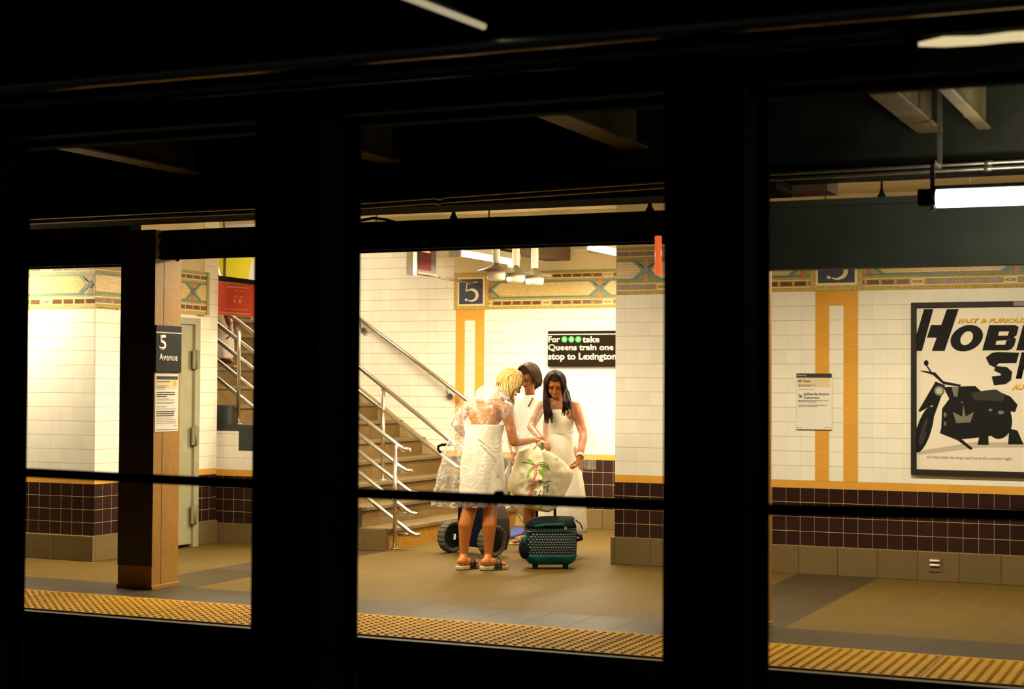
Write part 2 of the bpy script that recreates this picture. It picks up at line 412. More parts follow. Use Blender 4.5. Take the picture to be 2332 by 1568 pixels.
f = Fr((0, 16.0, 0), (1, 0, 0), (0, -1, 0), ZFb, .405, GOLD)
f.field(-7.865, -4.84, [-7.43, -6.15, -5.0]); f.five(-7.815, .325, .10, .87); f.build('trim_3')
f = Fr((0, 11.07, 0), (1, 0, 0), (0, -1, 0), ZFl, .40, GOLD)
f.field(-14, -8.80, [-13.6, -12.4, -11.2, -10.01, -8.862]); f.build('trim_4')
f = Fr((-8.802, 11.05, 0), (0, 1, 0), (1, 0, 0), ZFl+.01, .40, GOLD_Y)
f.field(0, 1.63, [-.06, 1.40]); f.rect(1.61, 1.65, 0, 1, .012, OLIVE2); f.build('trim_5')

# ------------------------------------------------------------------ floor, ceiling
FT = (.118, .073, .015)
fl = tile_mat('platform_tile', 'X', -2.605, 10.05, .308, .308, FT, .05, mv=(.14, .10, .05), mh=(.2, .15, .08), sv=.55, sh=.35, wv=.010, wh=.008, rough=.55, bump=.12, vaxis='Y', spots=.25, spec=.12)
fd = tile_mat('dark_band_tile', 'X', -2.605, 9.33, .308, .31, (.052, .036, .014), .06, mv=(.07, .06, .04), mh=(.09, .07, .04), sv=.5, sh=.4, wv=.012, wh=.010, rough=.45, bump=.15, vaxis='Y', spots=.3, spec=.22)
b = MB()
b.box(-16, 4, 9.34, 18, -.12, 0, fl); b.box(-16, 4, 8.575, 9.34, -.12, -.03, CONC_D)
b.box(-16, 4, 9.33, 9.97, -.1, .0012, fd)
for x0, x1 in ((-7.60, -7.03), (-3.245, -2.605), (1.2, 1.84), (-12, -11.4)):
    b.box(x0, x1, 9.97, 12.93 if x0 > -4 else 13.0, -.1, .0012, fd)
struct(b.build('floor'))
# tactile yellow edge strip with truncated domes in diagonal rows
YEL = mat('yellow_tactile', (.50, .26, .006), .6, spec=.12, bump=.15, bscale=60, var=.10, vscale=6)
t = empty('tactile_strip', (-6, 8.95, 0)); tag(t, 'yellow tactile warning strip along the far platform edge', 'warning strip')
b = MB(); b.box(-16, 4, 8.57, 9.335, -.03, .006); b.build('strip_base', YEL, t)
bm = bmesh.new()
def dome(bm, x, y, r=.0165, h=.007, z=.006):
    a = [bm.verts.new((x+r*math.cos(k*PI/3), y+r*math.sin(k*PI/3), z)) for k in range(6)]
    c = [bm.verts.new((x+r*.6*math.cos(k*PI/3), y+r*.6*math.sin(k*PI/3), z+h)) for k in range(6)]
    for k in range(6): bm.faces.new((a[k], a[(k+1) % 6], c[(k+1) % 6], c[k]))
    bm.faces.new(c)
xx = -10.0
while xx < 0.2:
    yy = 8.60
    while yy < 9.32: dome(bm, xx, yy); yy += .06
    xx += .06
me = bpy.data.meshes.new('dome_field'); bm.to_mesh(me); bm.free(); me.materials.append(YEL)
o = link(bpy.data.objects.new('dome_field', me)); o['kind'] = 'stuff'; par(o, t)
x = -12.0
SEAM = mat('tactile_joint', (.12, .07, .02), .7)
while x < 3:
    b = MB(); b.box(x-.004, x+.004, 8.58, 9.33, .004, .0075); x += .6167
    b.build('joint_line', SEAM, t)
# platform edge: rubbing board and dark track-side face
b = MB(); b.box(-16, 4, 8.50, 8.57, -.16, -.004); tag(b.build('rubbing_board', mat('dark_timber', (.07, .05, .03), .7, bump=.3, var=.4)), 'dark timber rubbing board along the platform edge', 'board')
b = MB(); b.box(-16, 4, 8.66, 9.0, -1.3, -.165)
for i in range(18): b.box(-14+i*1.2, -13.8+i*1.2, 8.56, 8.70, -1.25, -.17)
struct(b.build('wall_track', CONC_D))
b = MB(); b.box(-18, 5, .8, 8.7, -1.5, -1.25); struct(b.build('floor_track', SOOT))
# ceilings
b = MB(); b.box(-16, 4, 9.4, 13.3, 3.05, 3.15)
b.box(-8.3, -4.0, 13.3, 15.99, 3.0, 3.15); struct(b.build('ceiling', PLAST))
b = MB(); b.box(-18, 5, -1, 9.4, 3.25, 3.4); struct(b.build('ceiling_track', SOOT))
b = MB(); b.box(-16, -8.5, 12.9, 16.3, 4.6, 4.7); b.box(-14.2, -14, 11, 16.3, 0, 4.7); struct(b.build('ceiling_stair', PLAST))
# ------------------------------------------------------------------ staircase
ST = mat('stair_concrete', (.155, .092, .027), .65, spec=.2, bump=.2, bscale=50, var=.14, vscale=12)
NOS = mat('stair_nosing', (.15, .105, .048), .6, spec=.25, bump=.2, bscale=70, var=.15)
stair = empty('staircase', (-9, 14.5, 0)); tag(stair, 'tan concrete staircase climbing left away from the three women', 'stairs')
RIB = mat('yellow_pattern_riser', (.38, .18, .012), .5, bump=.4, bscale=60, var=.3, vscale=45)
for k in range(1, 15):
    x1, x0 = KX(k), KX(k+1)-.03
    b = MB(); b.box(x0, x1-.012, 13.10, 15.99, .185*(k-1)-(.0 if k == 1 else .02), .185*k-.035, RIB if k == 1 else ST)
    s_ = b.build('step', None, stair)
    b = MB(); b.box(x0, x1+.014, 13.10, 15.99, .185*k-.036, .185*k); n_ = b.build('nosing', NOS, s_, .006)
    if k == 1:
        # raised pattern on the first riser
        pass
b = MB()
pts = [(KX(0)+.02, 0), (KX(0)+.02, .06)]+[(KX(14), .185*14+.08), (KX(14), 0)]
b.prism([(p[0], 15.955, p[1]) for p in [(-6.95, 0), (-6.95, .05), (KX(14), .185*14+.06), (KX(14), 0)]], (0, .04, 0))
struct(b.build('trim_6', mat('stair_skirting', (.38, .27, .11), .4, var=.1)))

def rail_pts(y, a, bq, n=2): return [Vector((a[0], y, a[1])), Vector((bq[0], y, bq[1]))]
# near railing with five bars, two posts in view
rl = empty('stair_railing', (-7.06, 13.16, 0)); tag(rl, 'five-bar steel railing along the near open side of the stairs', 'railing')
YR = 13.17
ends = [(-6.985, .933), (-6.96, .738), (-6.90, .540), (-6.90, .350), (-6.874, .160)]
for (xe, ze) in ends:
    sl = -.655
    x0 = -11.2; z0 = ze+(x0-xe)*sl
    b = MB(); P = [(x0, YR, z0), (xe-.03, YR, ze+.0), (xe+.02, YR, ze-.022), (xe+.06, YR, ze-.025)]
    b.tube(P, .019); b.build('rail', STEEL, rl)
    b = MB(); b.tube([(-7.03, YR+.012, ze-.03), (xe+.07, YR+.012, ze-.024)], .017); b.build('rail_return', STEEL, rl)
def post(x, y, z0, z1, p, cane=False, r=.019):
    b = MB()
    P = [(x, y, z0), (x, y, z1)]
    if cane: P = [(x, y, z0), (x, y, z1-.06), (x-.015, y, z1-.015), (x-.05, y, z1)]
    b.tube(P, r); b.lathe((x, y, z0), [(.035, .0), (.035, .012), (.02, .014)]); b.build('post', STEEL, p)
post(-7.045, YR-.03, 0, .952, rl)
post(-7.955, YR-.03, .19*3.9, 1.52, rl)
post(-8.75, YR-.03, 1.11, 2.05, rl, True)
post(-9.85, YR-.03, 1.85, 2.75, rl, True)
# middle railing
rl2 = empty('stair_railing', (-7.7, 14.1, .5)); tag(rl2, 'two-rail steel railing standing in the middle of the stairs', 'railing')
b = MB(); b.tube([(-8.9, 14.1, 2.32), (-6.90, 14.1, .92), (-6.82, 14.1, .90), (-6.80, 14.1, .87)], .021); b.build('rail', STEEL, rl2)
b = MB(); b.tube([(-8.9, 14.1, 2.05), (-6.90, 14.1, .716), (-6.82, 14.1, .69)], .019); b.build('rail', STEEL, rl2)
post(-7.70, 14.1, .555, 1.475, rl2); post(-8.80, 14.1, 1.295, 2.24, rl2)
post(-6.80, 14.1, 0, .89, rl2)
# wall rail
rl3 = empty('wall_handrail', (-7.7, 15.92, 1.4)); tag(rl3, 'steel handrail fixed high on the white tiled wall beside the stairs', 'handrail')
b = MB(); b.tube([(-9.6, 15.90, 2.647), (-7.64, 15.90, 1.33), (-7.60, 15.93, 1.31), (-7.58, 15.99, 1.31)], .022); b.build('rail', STEEL, rl3)
for x in (-8.99, -7.9):
    z = 1.33-(x+7.64)*.672
    b = MB(); b.tube([(x, 15.90, z-.02), (x, 15.92, z-.10), (x, 15.99, z-.13)], .009); b.lathe((x, 15.985, z-.13), [(.034, -.012), (.034, .012)], axis='y', n=18); b.build('bracket', GLOSSPIPE, rl3)

# ------------------------------------------------------------------ platform column with signs
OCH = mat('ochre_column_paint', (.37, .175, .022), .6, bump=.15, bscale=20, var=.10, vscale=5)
DKF = mat('dark_column_face', (.02, .014, .01), .5)  # near-black sheet on the column's track side, above its foot
def plat_col(x0, label):
    t = empty('platform_column', (x0+.15, 9.89, 0)); tag(t, label, 'column')
    x1 = x0+.30; y0, y1 = 9.73, 10.05
    b = MB(); b.box(x0, x1, y0, y1, 0, 2.62, OCH); b.box(x0-.003, x1+.003, y0-.004, y0, .17, 2.62, DKF); b.build('shaft', None, t)
    b = MB(); b.box(x1, x1+.0008, y0+.105, y0+.112, .03, 2.6); b.box(x0-.008, x1+.008, y0-.006, y0, 0, .015); b.build('seam', mat('column_seam', (.08, .04, .015), .7), t)
    b = MB(); b.box(x0-.008, x1+.008, y0-.008, y1+.008, 0, .03); b.build('base_plate', OCH, t, .003)
    b = MB()
    for z in (2.42, 2.5, 2.58):
        for y in (y0+.05, y1-.05): b.ball((x1+.003, y, z), .014, n=8)
        for x in (x0+.05, x1-.05): b.ball((x, y0-.003, z), .014, n=8)
    b.build('rivets', BLACK, t)
    return t
plat_col(-7.51, 'square ochre platform column carrying the 5 Avenue sign')
plat_col(-3.0, 'square platform column hidden behind the black track column, only its lit top in view')

def textmesh(name, body, mt, parent, origin, ux, w, h, depth=.002, bold=.0, shear=0, n=None, fit=True, up=(0, 0, 1)):
    """flat lettering: origin = lower left of the text box, ux = reading direction, w x h in metres (h = height of the tallest letters)"""
    cu = bpy.data.curves.new(name, 'FONT'); cu.body = body; cu.size = 1; cu.offset = bold; cu.shear = shear; cu.resolution_u = 3
    to = bpy.data.objects.new(name, cu); link(to)
    bpy.context.view_layer.update()
    me = bpy.data.meshes.new_from_object(to.evaluated_get(bpy.context.evaluated_depsgraph_get()))
    bpy.data.objects.remove(to)
    xs = [v.co.x for v in me.vertices]; ys = [v.co.y for v in me.vertices]
    sx = w/(max(xs)-min(xs)); sy = h/(max(ys)-min(ys)) if fit else sx
    ux = Vector(ux).normalized(); uz = Vector(up); nn = ux.cross(uz)     # nn points to the reader
    O = Vector(origin)
    x0, y0 = min(xs), min(ys)
    bm = bmesh.new(); bm.from_mesh(me)
    for v in bm.verts: v.co = O+ux*(v.co.x-x0)*sx+uz*(v.co.y-y0)*sy+nn*depth
    ret = bmesh.ops.extrude_face_region(bm, geom=bm.faces[:])
    for e in ret['geom']:
        if isinstance(e, bmesh.types.BMVert): e.co -= nn*depth*.9
    bmesh.ops.recalc_face_normals(bm, faces=bm.faces)
    bm.to_mesh(me); bm.free(); me.materials.clear(); me.materials.append(mt); me.name = name
    o = link(bpy.data.objects.new(name, me)); par(o, parent); return o

LETTER = mat('sign_white', (.86, .82, .68), .8, spec=.1)
# 5 Avenue sign on the lit face of the column (faces +X)
s = empty('station_sign', (-7.2, 9.89, 1.75)); tag(s, 'black 5 Avenue station sign on the ochre column', 'sign')
b = MB(); b.box(-7.212, -7.196, 9.732, 10.045, 1.580, 1.925); b.build('sign_panel', SIGNBLK, s, .003)
X = -7.1955
b = MB(); b.box(-7.197, -7.1945, 9.732, 10.045, 1.868, 1.875); b.build('stripe', LETTER, s)
textmesh('numeral', '5', LETTER, s, (X, 9.765, 1.742), (0, 1, 0), .085, .112, bold=.02)
textmesh('lettering', 'Avenue', LETTER, s, (X, 9.765, 1.665), (0, 1, 0), .225, .052, bold=.015)
# service notice under it
PAPER = mat('notice_paper', (.80, .76, .66), .6); INK = mat('ink', (.03, .025, .03), .6); GREYINK = mat('grey_ink', (.30, .26, .24), .6)
PEACH = mat('cream_panel', (.72, .60, .36), .6); SPOT = mat('orange_spot', (.85, .42, .02), .6)
def notice(name, label, O, ux, nrm, w, h, head, lines, extra=None):
    O = Vector(O); ux = Vector(ux); nn = Vector(nrm)
    t = empty(name, O); tag(t, label, 'notice')
    def rect(mb, u0, u1, z0, z1, o, th=.0008):
        mb.prism([O+ux*u0+Vector((0, 0, z0))+nn*o, O+ux*u1+Vector((0, 0, z0))+nn*o, O+ux*u1+Vector((0, 0, z1))+nn*o, O+ux*u0+Vector((0, 0, z1))+nn*o], nn*th)
    b = MB(); rect(b, 0, w, 0, h, 0, .0025); b.build('sheet', PAPER, t)
    b = MB(); rect(b, w*head[0], w*head[1], h*head[2], h*head[3], .0026); b.build('header_bar', INK, t)
    if len(head) > 4:
        b = MB(); rect(b, w*.05, w*.95, h*head[4], h*head[2], .0026); b.build('cream_panel', PEACH, t)
    b = MB()
    for (u0, u1, zc, th) in lines:
        random.seed(int(zc*1000)); u = u0
        while u < u1:
            l = random.uniform(.03, .11); rect(b, w*u, w*min(u+l, u1), h*(zc-th/2), h*(zc+th/2), .0036); u += l+.012
    b.build('print', INK, t)
    return t, rect
n1, rc = notice('service_notice', 'paper service notice with an orange spot, taped under the 5 Avenue sign', (-7.2095, 9.742, 1.146), (0, 1, 0), (1, 0, 0), .285, .426,
    (.05, .97, .895, .955, .74), [(.06, .28, .935, .007), (.06, .35, .915, .01), (.06, .62, .86, .012), (.06, .6, .79, .006), (.06, .45, .765, .01), (.06, .4, .73, .005), (.06, .85, .675, .014), (.06, .85, .64, .014), (.06, .5, .605, .014),
     (.06, .6, .565, .004), (.06, .85, .545, .004), (.06, .85, .505, .004), (.06, .8, .485, .004), (.06, .5, .43, .007), (.06, .9, .39, .005), (.06, .85, .345, .014), (.06, .82, .31, .014), (.06, .82, .275, .014),
     (.06, .7, .235, .004), (.06, .9, .205, .004), (.06, .9, .175, .004), (.06, .9, .145, .004), (.8, .95, .10, .006), (.05, .95, .035, .008)])
b = MB(); b.ball((-7.2065, 9.742+.285*.83, 1.146+.426*.83), (.001, .022, .026)); b.build('orange_spot', SPOT, n1)
# notice on the right wall
n2, rc = notice('service_notice', 'white airport customers notice taped across the orange wall stripe', (-3.272, 12.946, 1.157), (1, 0, 0), (0, -1, 0), .288, .455,
    (.0, 1.0, .925, 1.0, .76), [(.05, .55, .795, .008), (.05, .4, .775, .008), (.05, .5, .72, .005), (.05, .9, .52, .008), (.05, .55, .495, .008), (.05, .85, .44, .010), (.05, .6, .415, .008), (.0, .16, .045, .006), (.78, 1, .045, .006), (0, 1, .006, .012)])
textmesh('lettering', 'All Times', INK, n2, (-3.262, 12.9425, 1.157+.455*.845), (1, 0, 0), .105, .021)
textmesh('lettering', 'LaGuardia Airport', INK, n2, (-3.210, 12.9425, 1.157+.455*.605), (1, 0, 0), .205, .026)
textmesh('lettering', 'Customers', INK, n2, (-3.210, 12.9425, 1.157+.455*.555), (1, 0, 0), .125, .019)
textmesh('header_lettering', 'Planned Work', PAPER, n2, (-3.265, 12.9420, 1.157+.455*.955), (1, 0, 0), .075, .010)
b = MB()
c0 = Vector((-3.240, 12.9425, 1.157+.455*.60))
def pl(pts): b.prism([c0+Vector((x*.018, 0, z*.018)) for x, z in pts], (0, -.001, 0))
pl([(-1, .85), (-.8, 1), (1, -.8), (.85, -1)]); pl([(-.1, .0), (.9, .55), (.9, .3), (.2, -.3)]); pl([(0, .2), (-.6, -.9), (-.35, -.9), (.3, -.1)]); pl([(-.8, .6), (-1.1, .2), (-.95, .15), (-.6, .5)])
b.build('airplane_symbol', INK, n2)

# direction sign in the recess
BR = mat('sign_bronze_black', (.014, .009, .004), .7, spec=.08)
s = empty('direction_sign', (-6.0, 15.97, 1.9)); tag(s, 'black direction sign about taking a Queens train, on the recess wall', 'sign')
sx0, sx1 = -6.727, -5.35
b = MB(); b.box(sx0, sx1, 15.955, 15.995, 1.703, 2.081); b.build('sign_panel', BR, s, .003)
yT = 15.9545
b = MB(); b.box(sx0, sx1, 15.9525, 15.956, 2.040, 2.050); b.build('stripe', LETTER, s)
px = lambda x: sx0+(x-155)/12.96/195.5*1.0  # crop column -> metres along the sign
sc_ = .755/1945.0
U = lambda x: sx0+(x-155)*sc_
V = lambda y: 2.081-(y-180)*.378/1015.0
textmesh('lettering', 'For', LETTER, s, (U(175), yT, V(505)), (1, 0, 0), U(520)-U(175), V(325)-V(505), bold=.03)
textmesh('lettering', 'take', LETTER, s, (U(1180), yT, V(515)), (1, 0, 0), U(1680)-U(1180), V(330)-V(515), bold=.03)
textmesh('lettering', 'Queens train one', LETTER, s, (U(170), yT, V(765)), (1, 0, 0), U(2085)-U(170), V(555)-V(765), bold=.03)
textmesh('lettering', 'stop to Lexington', LETTER, s, (U(170), yT, V(1060)), (1, 0, 0), U(2165)-U(170), V(805)-V(1060), bold=.03)
GRN = mat('route_green', (.06, .42, .10), .5)
for x, dgt in ((650, '4'), (857, '5'), (1060, '6')):
    b = MB(); b.lathe((U(x), yT, V(420)), [(.0335, -.003), (.0335, .001)], axis='y', n=28); ro = b.build('route_bullet', GRN, s)
    textmesh('numeral', dgt, LETTER, ro, (U(x)-.012, yT-.0035, V(420)-.018), (1, 0, 0), .024, .036)

# poster on the right wall
FRM = mat('poster_frame_black', (.022, .02, .015), .5, spec=.2); PST = mat('poster_paper', (.80, .74, .60), .35)
PBL = mat('poster_black', (.012, .012, .012), .6, spec=.12); PYL = mat('poster_yellow', (.80, .48, .03), .4); PGR = mat('poster_chrome_grey', (.17, .16, .12), .5); PG2 = mat('poster_dark_grey', (.035, .035, .028), .6, spec=.2)
px0, px1, pz0, pz1 = -2.353, -.55, .822, 2.170
p = empty('wall_poster', ((px0+px1)/2, 12.94, .82)); tag(p, 'large framed poster with heavy black slanted lettering and a motorcycle', 'poster')
b = MB(); b.box(px0, px1, 12.93, 12.95, pz0, pz1); b.build('poster_sheet', PST, p)
b = MB(); fw_ = .043
b.box(px0+fw_, px1-fw_, 12.915, 12.95, pz1-fw_, pz1); b.box(px0+fw_, px1-fw_, 12.915, 12.95, pz0, pz0+fw_); b.box(px0, px0+fw_, 12.915, 12.95, pz0, pz1); b.box(px1-fw_, px1, 12.915, 12.95, pz0, pz1)
b.build('poster_frame', FRM, p, .003)
b = MB(); b.box(-1.575, -1.30, 12.9135, 12.916, pz1-.036, pz1-.004); b.build('frame_label', mat('label_pinkgrey', (.30, .20, .17), .5), p)
yp = 12.9295
# crop coordinates (1015 x 1568 crop of the poster) -> metres
A = lambda cx_, cy_: at(2060+cx_/3.732, 680+cy_/3.732, yp)
def ptext(name, body, x0, x1, y0, y1, m_, **k):
    a, c = A(x0, y1), A(x1, y0); textmesh(name, body, m_, p, (a.x, yp, a.z), (1, 0, 0), c.x-a.x, c.z-a.z, **k)
def slab(name, polys, m_, off=.001):
    b = MB()
    for i_, P in enumerate(polys):
        b.prism([Vector((A(*q).x, yp, A(*q).z)) for q in P], (0, -off-.00012*i_, 0))
    return b.build(name, m_, p)
def ell(cx_, cy_, rx, ry, rot=0, n=20):
    return [(cx_+rx*math.cos(t)*math.cos(rot)-ry*math.sin(t)*math.sin(rot), cy_+rx*math.cos(t)*math.sin(rot)+ry*math.sin(t)*math.cos(rot)) for t in [2*PI*i/n for i in range(n)]]
slab('letter_h', [[(165, 88), (245, 88), (148, 443), (100, 443), (100, 310)], [(360, 88), (460, 88), (340, 443), (232, 443)], [(225, 222), (335, 222), (305, 330), (190, 330)]], PBL)
def ring(cx_, cy_, ro, ri, sh):
    out = []
    n = 22
    for i in range(n):
        t0, t1 = 2*PI*i/n, 2*PI*(i+1)/n
        def q(r, t): y = r[1]*math.sin(t); return (cx_+r[0]*math.cos(t)-y*sh, cy_+y)
        out.append([q(ro, t0), q(ro, t1), q(ri, t1), q(ri, t0)])
    return out
slab('letter_o', ring(528, 334, (135, 113), (52, 60), .28), PBL)
def letB(x, y0, y1, s):
    H = y1-y0; sh = lambda X, Y: (x+X*s-(Y-1)*H*.28, y0+Y*H)
    P = []
    P.append([sh(0, 0), sh(.38, 0), sh(.38, 1), sh(0, 1)])
    P.append([sh(.38, 0), sh(.85, 0), sh(.98, .08), sh(.98, .25), sh(.38, .25)])
    P.append([sh(.70, .25), sh(.98, .25), sh(.98, .42), sh(.85, .50), sh(.70, .47)])
    P.append([sh(.38, .42), sh(.85, .42), sh(1.0, .56), sh(.38, .62)])
    P.append([sh(.70, .6), sh(1.0, .56), sh(1.0, .85), sh(.70, .80)])
    P.append([sh(.38, .78), sh(1.0, .78), sh(.95, .94), sh(.82, 1), sh(.38, 1)])
    return P
slab('letter_b', letB(660, 223, 438, 260), PBL)
slab('letter_b', letB(948, 223, 438, 260), PBL)
ptext('lettering', 'S', 1240, 1500, 223, 438, PBL, bold=.06, shear=.28)
slab('letter_s', [[(790, 452), (975, 458), (950, 545), (800, 548)], [(790, 452), (800, 548), (775, 575), (800, 600), (720, 560), (690, 500), (740, 460)], [(775, 570), (870, 580), (915, 620), (905, 690), (860, 725), (760, 735), (740, 660), (820, 650), (815, 635), (760, 610)]], PBL)
ptext('lettering', 'HAW', 945, 1560, 452, 680, PBL, bold=.06, shear=.28)
ptext('lettering', 'FAST & FURIOUS', 455, 1040, 163, 208, PYL, bold=.04, shear=.25)
ptext('lettering', 'AUGUST', 912, 1180, 728, 773, PYL, bold=.04, shear=.25)
# plain motorcycle
mo = []
mo.append(ell(165, 1110, 62, 205, .30)); mo.append(ell(800, 1040, 115, 150))
[slab('motorcycle_wheel', [m_], PBL, .001) for m_ in mo]
slab('motorcycle_hub', [ell(165, 1130, 26, 120, .30)], PG2, .0015); slab('motorcycle_hub', [ell(800, 1040, 42, 55)], PG2, .0015)
slab('motorcycle_frame', [[(270, 705), (345, 735), (250, 1000), (190, 1150), (175, 1120), (240, 900), (130, 960)], [(330, 750), (600, 740), (700, 830), (900, 860), (905, 1120), (700, 1170), (480, 1192), (310, 1130), (320, 930), (380, 850)],
    [(600, 790), (760, 770), (900, 830), (960, 900), (940, 960), (700, 930)], [(310, 1105), (470, 1180), (580, 1270), (560, 1282), (450, 1200), (300, 1140)],
    [(640, 1150), (710, 1150), (715, 1240), (620, 1240)], [(890, 1100), (960, 1120), (1010, 1235), (880, 1235)]], PBL, .002)
slab('motorcycle_fork', [[(265, 700), (290, 715), (130, 960), (118, 950)], [(135, 608), (260, 625), (330, 700), (480, 730), (470, 745), (330, 725), (240, 645), (140, 615)], ell(184, 545, 20, 24), [(190, 560), (230, 618), (220, 625), (182, 566)]], PBL, .0025)
slab('motorcycle_headlight', [ell(295, 782, 44, 42)], PGR, .003)
slab('motorcycle_headlight', [ell(295, 782, 28, 27)], mat('poster_lamp_glass', (.5, .47, .36), .3), .0035)
slab('motorcycle_engine', [[(410, 960), (490, 1000), (500, 900), (520, 1000), (590, 960), (560, 1050), (440, 1055)], ell(345, 985, 12, 22), ell(345, 1060, 10, 18), ell(820, 965, 26, 16), ell(730, 945, 16, 12), ell(488, 880, 10, 6), [(400, 750), (460, 745), (450, 830), (420, 830)]], PGR, .003)
slab('motorcycle_seat', [[(560, 800), (780, 770), (860, 820), (830, 870), (600, 860)]], PG2, .003)
slab('ground_tone', [[(110, 1295), (600, 1215), (1300, 1225), (1300, 1262), (640, 1262), (120, 1325)]], mat('poster_ground_grey', (.52, .46, .34), .4), .0005)
ptext('small_print', 'all riders take the long road home this summer night', 190, 910, 1345, 1362, GREYINK)

# wall vent (two white bars) low on the right plinth
s = empty('wall_vent', (-2.17, 12.91, .14)); tag(s, 'small plate with two white bars low on the concrete plinth', 'vent')
b = MB(); b.box(-2.215, -2.12, 12.908, 12.916, .075, .185); b.build('plate', CONC, s)
for z in (.125, .160):
    b = MB(); b.tube([(-2.205, 12.902, z), (-2.13, 12.902, z)], .009); b.build('bar', WHITE_P, s)
# ------------------------------------------------------------------ black columns between the tracks
def track_col(xc, label):
    t = empty('track_column', (xc, 5.0, -1.25)); tag(t, label, 'column', 'black columns between the tracks')
    b = MB()
    b.box(xc-.13, xc+.13, 4.85, 4.872, -1.25, 2.428); b.box(xc-.13, xc+.13, 5.128, 5.15, -1.25, 2.428)
    b.box(xc-.012, xc+.012, 4.87, 5.13, -1.25, 2.428); b.box(xc-.11, xc-.09, 4.87, 5.13, -1.25, 2.428); b.box(xc+.09, xc+.11, 4.87, 5.13, -1.25, 2.428)
    b.build('shaft', BLACK, t)
    b = MB()
    for i in range(24):
        z = -1.0+i*.145
        if z > 2.3: break
        for s in (-.10, .10): b.ball((xc+s, 4.849, z), (.012, .008, .012), n=8)
    b.build('rivets', BLACK, t)
    b = MB(); b.box(xc-.2, xc+.2, 4.8, 5.2, -1.25, -1.2); b.build('base_plate', BLACK, t)
track_col(-4.56, 'black steel track column cut by the left edge of the frame')
track_col(-3.04, 'black steel track column left of the three women')
track_col(-1.52, 'black steel track column right of the pillar, before the poster')
b = MB(); b.box(-12, 5, 4.92, 5.08, 2.43, 3.24); b.box(-12, 5, 4.85, 5.15, 2.43, 2.455)
tag(b.build('track_girder', BLACK), 'deep black steel girder carried on the row of track columns', 'girder')
b = MB(); b.tube([(-14, 4.86, 2.56), (5, 4.86, 2.56)], .03, n=18); tag(b.build('conduit', GLOSSPIPE), 'long grey pipe along the face of the black track girder', 'pipe')
b = MB(); P = [at(x, y, 4.78) for x, y in ((-500, 1064), (-200, 1070), (72, 1076), (270, 1086), (570, 1101), (815, 1122), (1135, 1136), (1497, 1149), (1765, 1160), (2332, 1172), (2800, 1180), (3800, 1196))]
b.tube(P, .0175, n=12)
tag(b.build('track_cable', BLACK), 'sagging black cable strung along the track columns across the view', 'cable')
b = MB(); c = at(1137, 1128, 4.78); b.tube([c+Vector((-.012, 0, -.004)), c+Vector((.012, 0, -.002))], .0195, n=10)
tag(b.build('cable_clip', BLACK), 'small clip on the black cable in front of the palm tree bag', 'clip')
# edge girder over the platform edge
b = MB(); b.box(-7.19, -3.01, 9.83, 9.97, 2.425, 2.62); b.box(-7.19, -3.01, 9.78, 10.02, 2.425, 2.437); b.box(-7.19, -3.01, 9.78, 10.02, 2.605, 2.617)
tag(b.build('edge_girder', BLACK), 'low black girder over the far platform edge above the women', 'girder', None)
b = MB(); b.box(-16, -7.52, 9.83, 9.97, 2.38, 2.76); b.box(-16, -7.52, 9.78, 10.02, 2.38, 2.392)
tag(b.build('edge_girder', BLACK), 'black girder left of the ochre column over the platform edge', 'girder', None)
b = MB(); b.box(-7.19, -6.05, 9.76, 9.779, 2.40, 2.60)
tag(b.build('splice_plate', BLACK), 'black steel plate on the girder right of the ochre column', 'plate')
BOARD = mat('dark_green_board', (.042, .055, .042), .7, var=.15, vscale=4, bump=.1, bscale=30)
b = MB(); b.box(-2.68, 4, 9.78, 9.90, 2.222, 2.645); b.box(-2.68, 4, 9.74, 9.78, 2.600, 2.640)
tag(b.build('edge_fascia', BOARD), 'deep dark green fascia board behind the lit hanging tube', 'board')
b = MB(); b.box(-16, 4, 9.08, 9.36, 2.70, 3.24); b.box(-16, -2.4, 9.02, 9.38, 2.615, 2.70); b.box(-2.4, 4, 9.02, 9.38, 2.688, 2.70)
tag(b.build('ceiling_girder', SOOT), 'sooty ceiling girder above the slit of platform light', 'girder')
b = MB(); b.box(-16, -2.2, 9.42, 9.70, 2.655, 3.04); b.box(-2.2, 4, 9.42, 9.62, 2.735, 3.04)
tag(b.build('ceiling_beam', SOFFIT), 'brown painted beam just inside the platform ceiling edge', 'beam')
for i, (x, y) in enumerate(((1033, 500), (1480, 480), (2008, 455))):
    c = at(x, y, 9.88); c.z = 2.618 if i < 2 else 2.641
    b = MB(); b.lathe(c, [(.028, 0), (.026, .02), (.016, .035), (.013, .05), (.008, .06), (.006, .12), (.006, 3.05-c.z)], n=16)
    tag(b.build('girder_hanger', BLACK), ('black bell-shaped hanger on the girder above the blonde woman', 'black bell-shaped hanger on the girder near the red upright lamp', 'black bell-shaped hanger and rod above the dark green fascia board')[i], 'hanger', 'hangers on the edge girder')
b = MB(); P = [at(x, y, 9.9) for x, y in ((800, 513), (825, 505), (850, 500), (880, 504), (905, 511))]
P = [v+Vector((0, 0, .012)) for v in P]; b.tube(P, .010); tag(b.build('loose_cable', BLACK), 'loose black cable looping over the girder beside the track column', 'cable')
# conduits under the track ceiling beyond the columns
for (z, y, lab) in ((2.705, 8.95, 'upper of two grey conduits above the lit hanging tube'), (2.672, 8.93, 'lower of two grey conduits above the lit hanging tube')):
    b = MB(); b.tube([(-12, y, z-.07), (-5.1, y, z-.06), (-2.4, y, z-.004), (4, y, z+.02)], .009)
    for x in (-4.5, -2.9, -1.22): b.lathe((x, y, z+(-.05 if x < -3 else 0)), [(.014, -.02), (.014, .02)], axis='x', n=12)
    tag(b.build('conduit', GLOSSPIPE), lab, 'pipe', 'conduits over the far track')
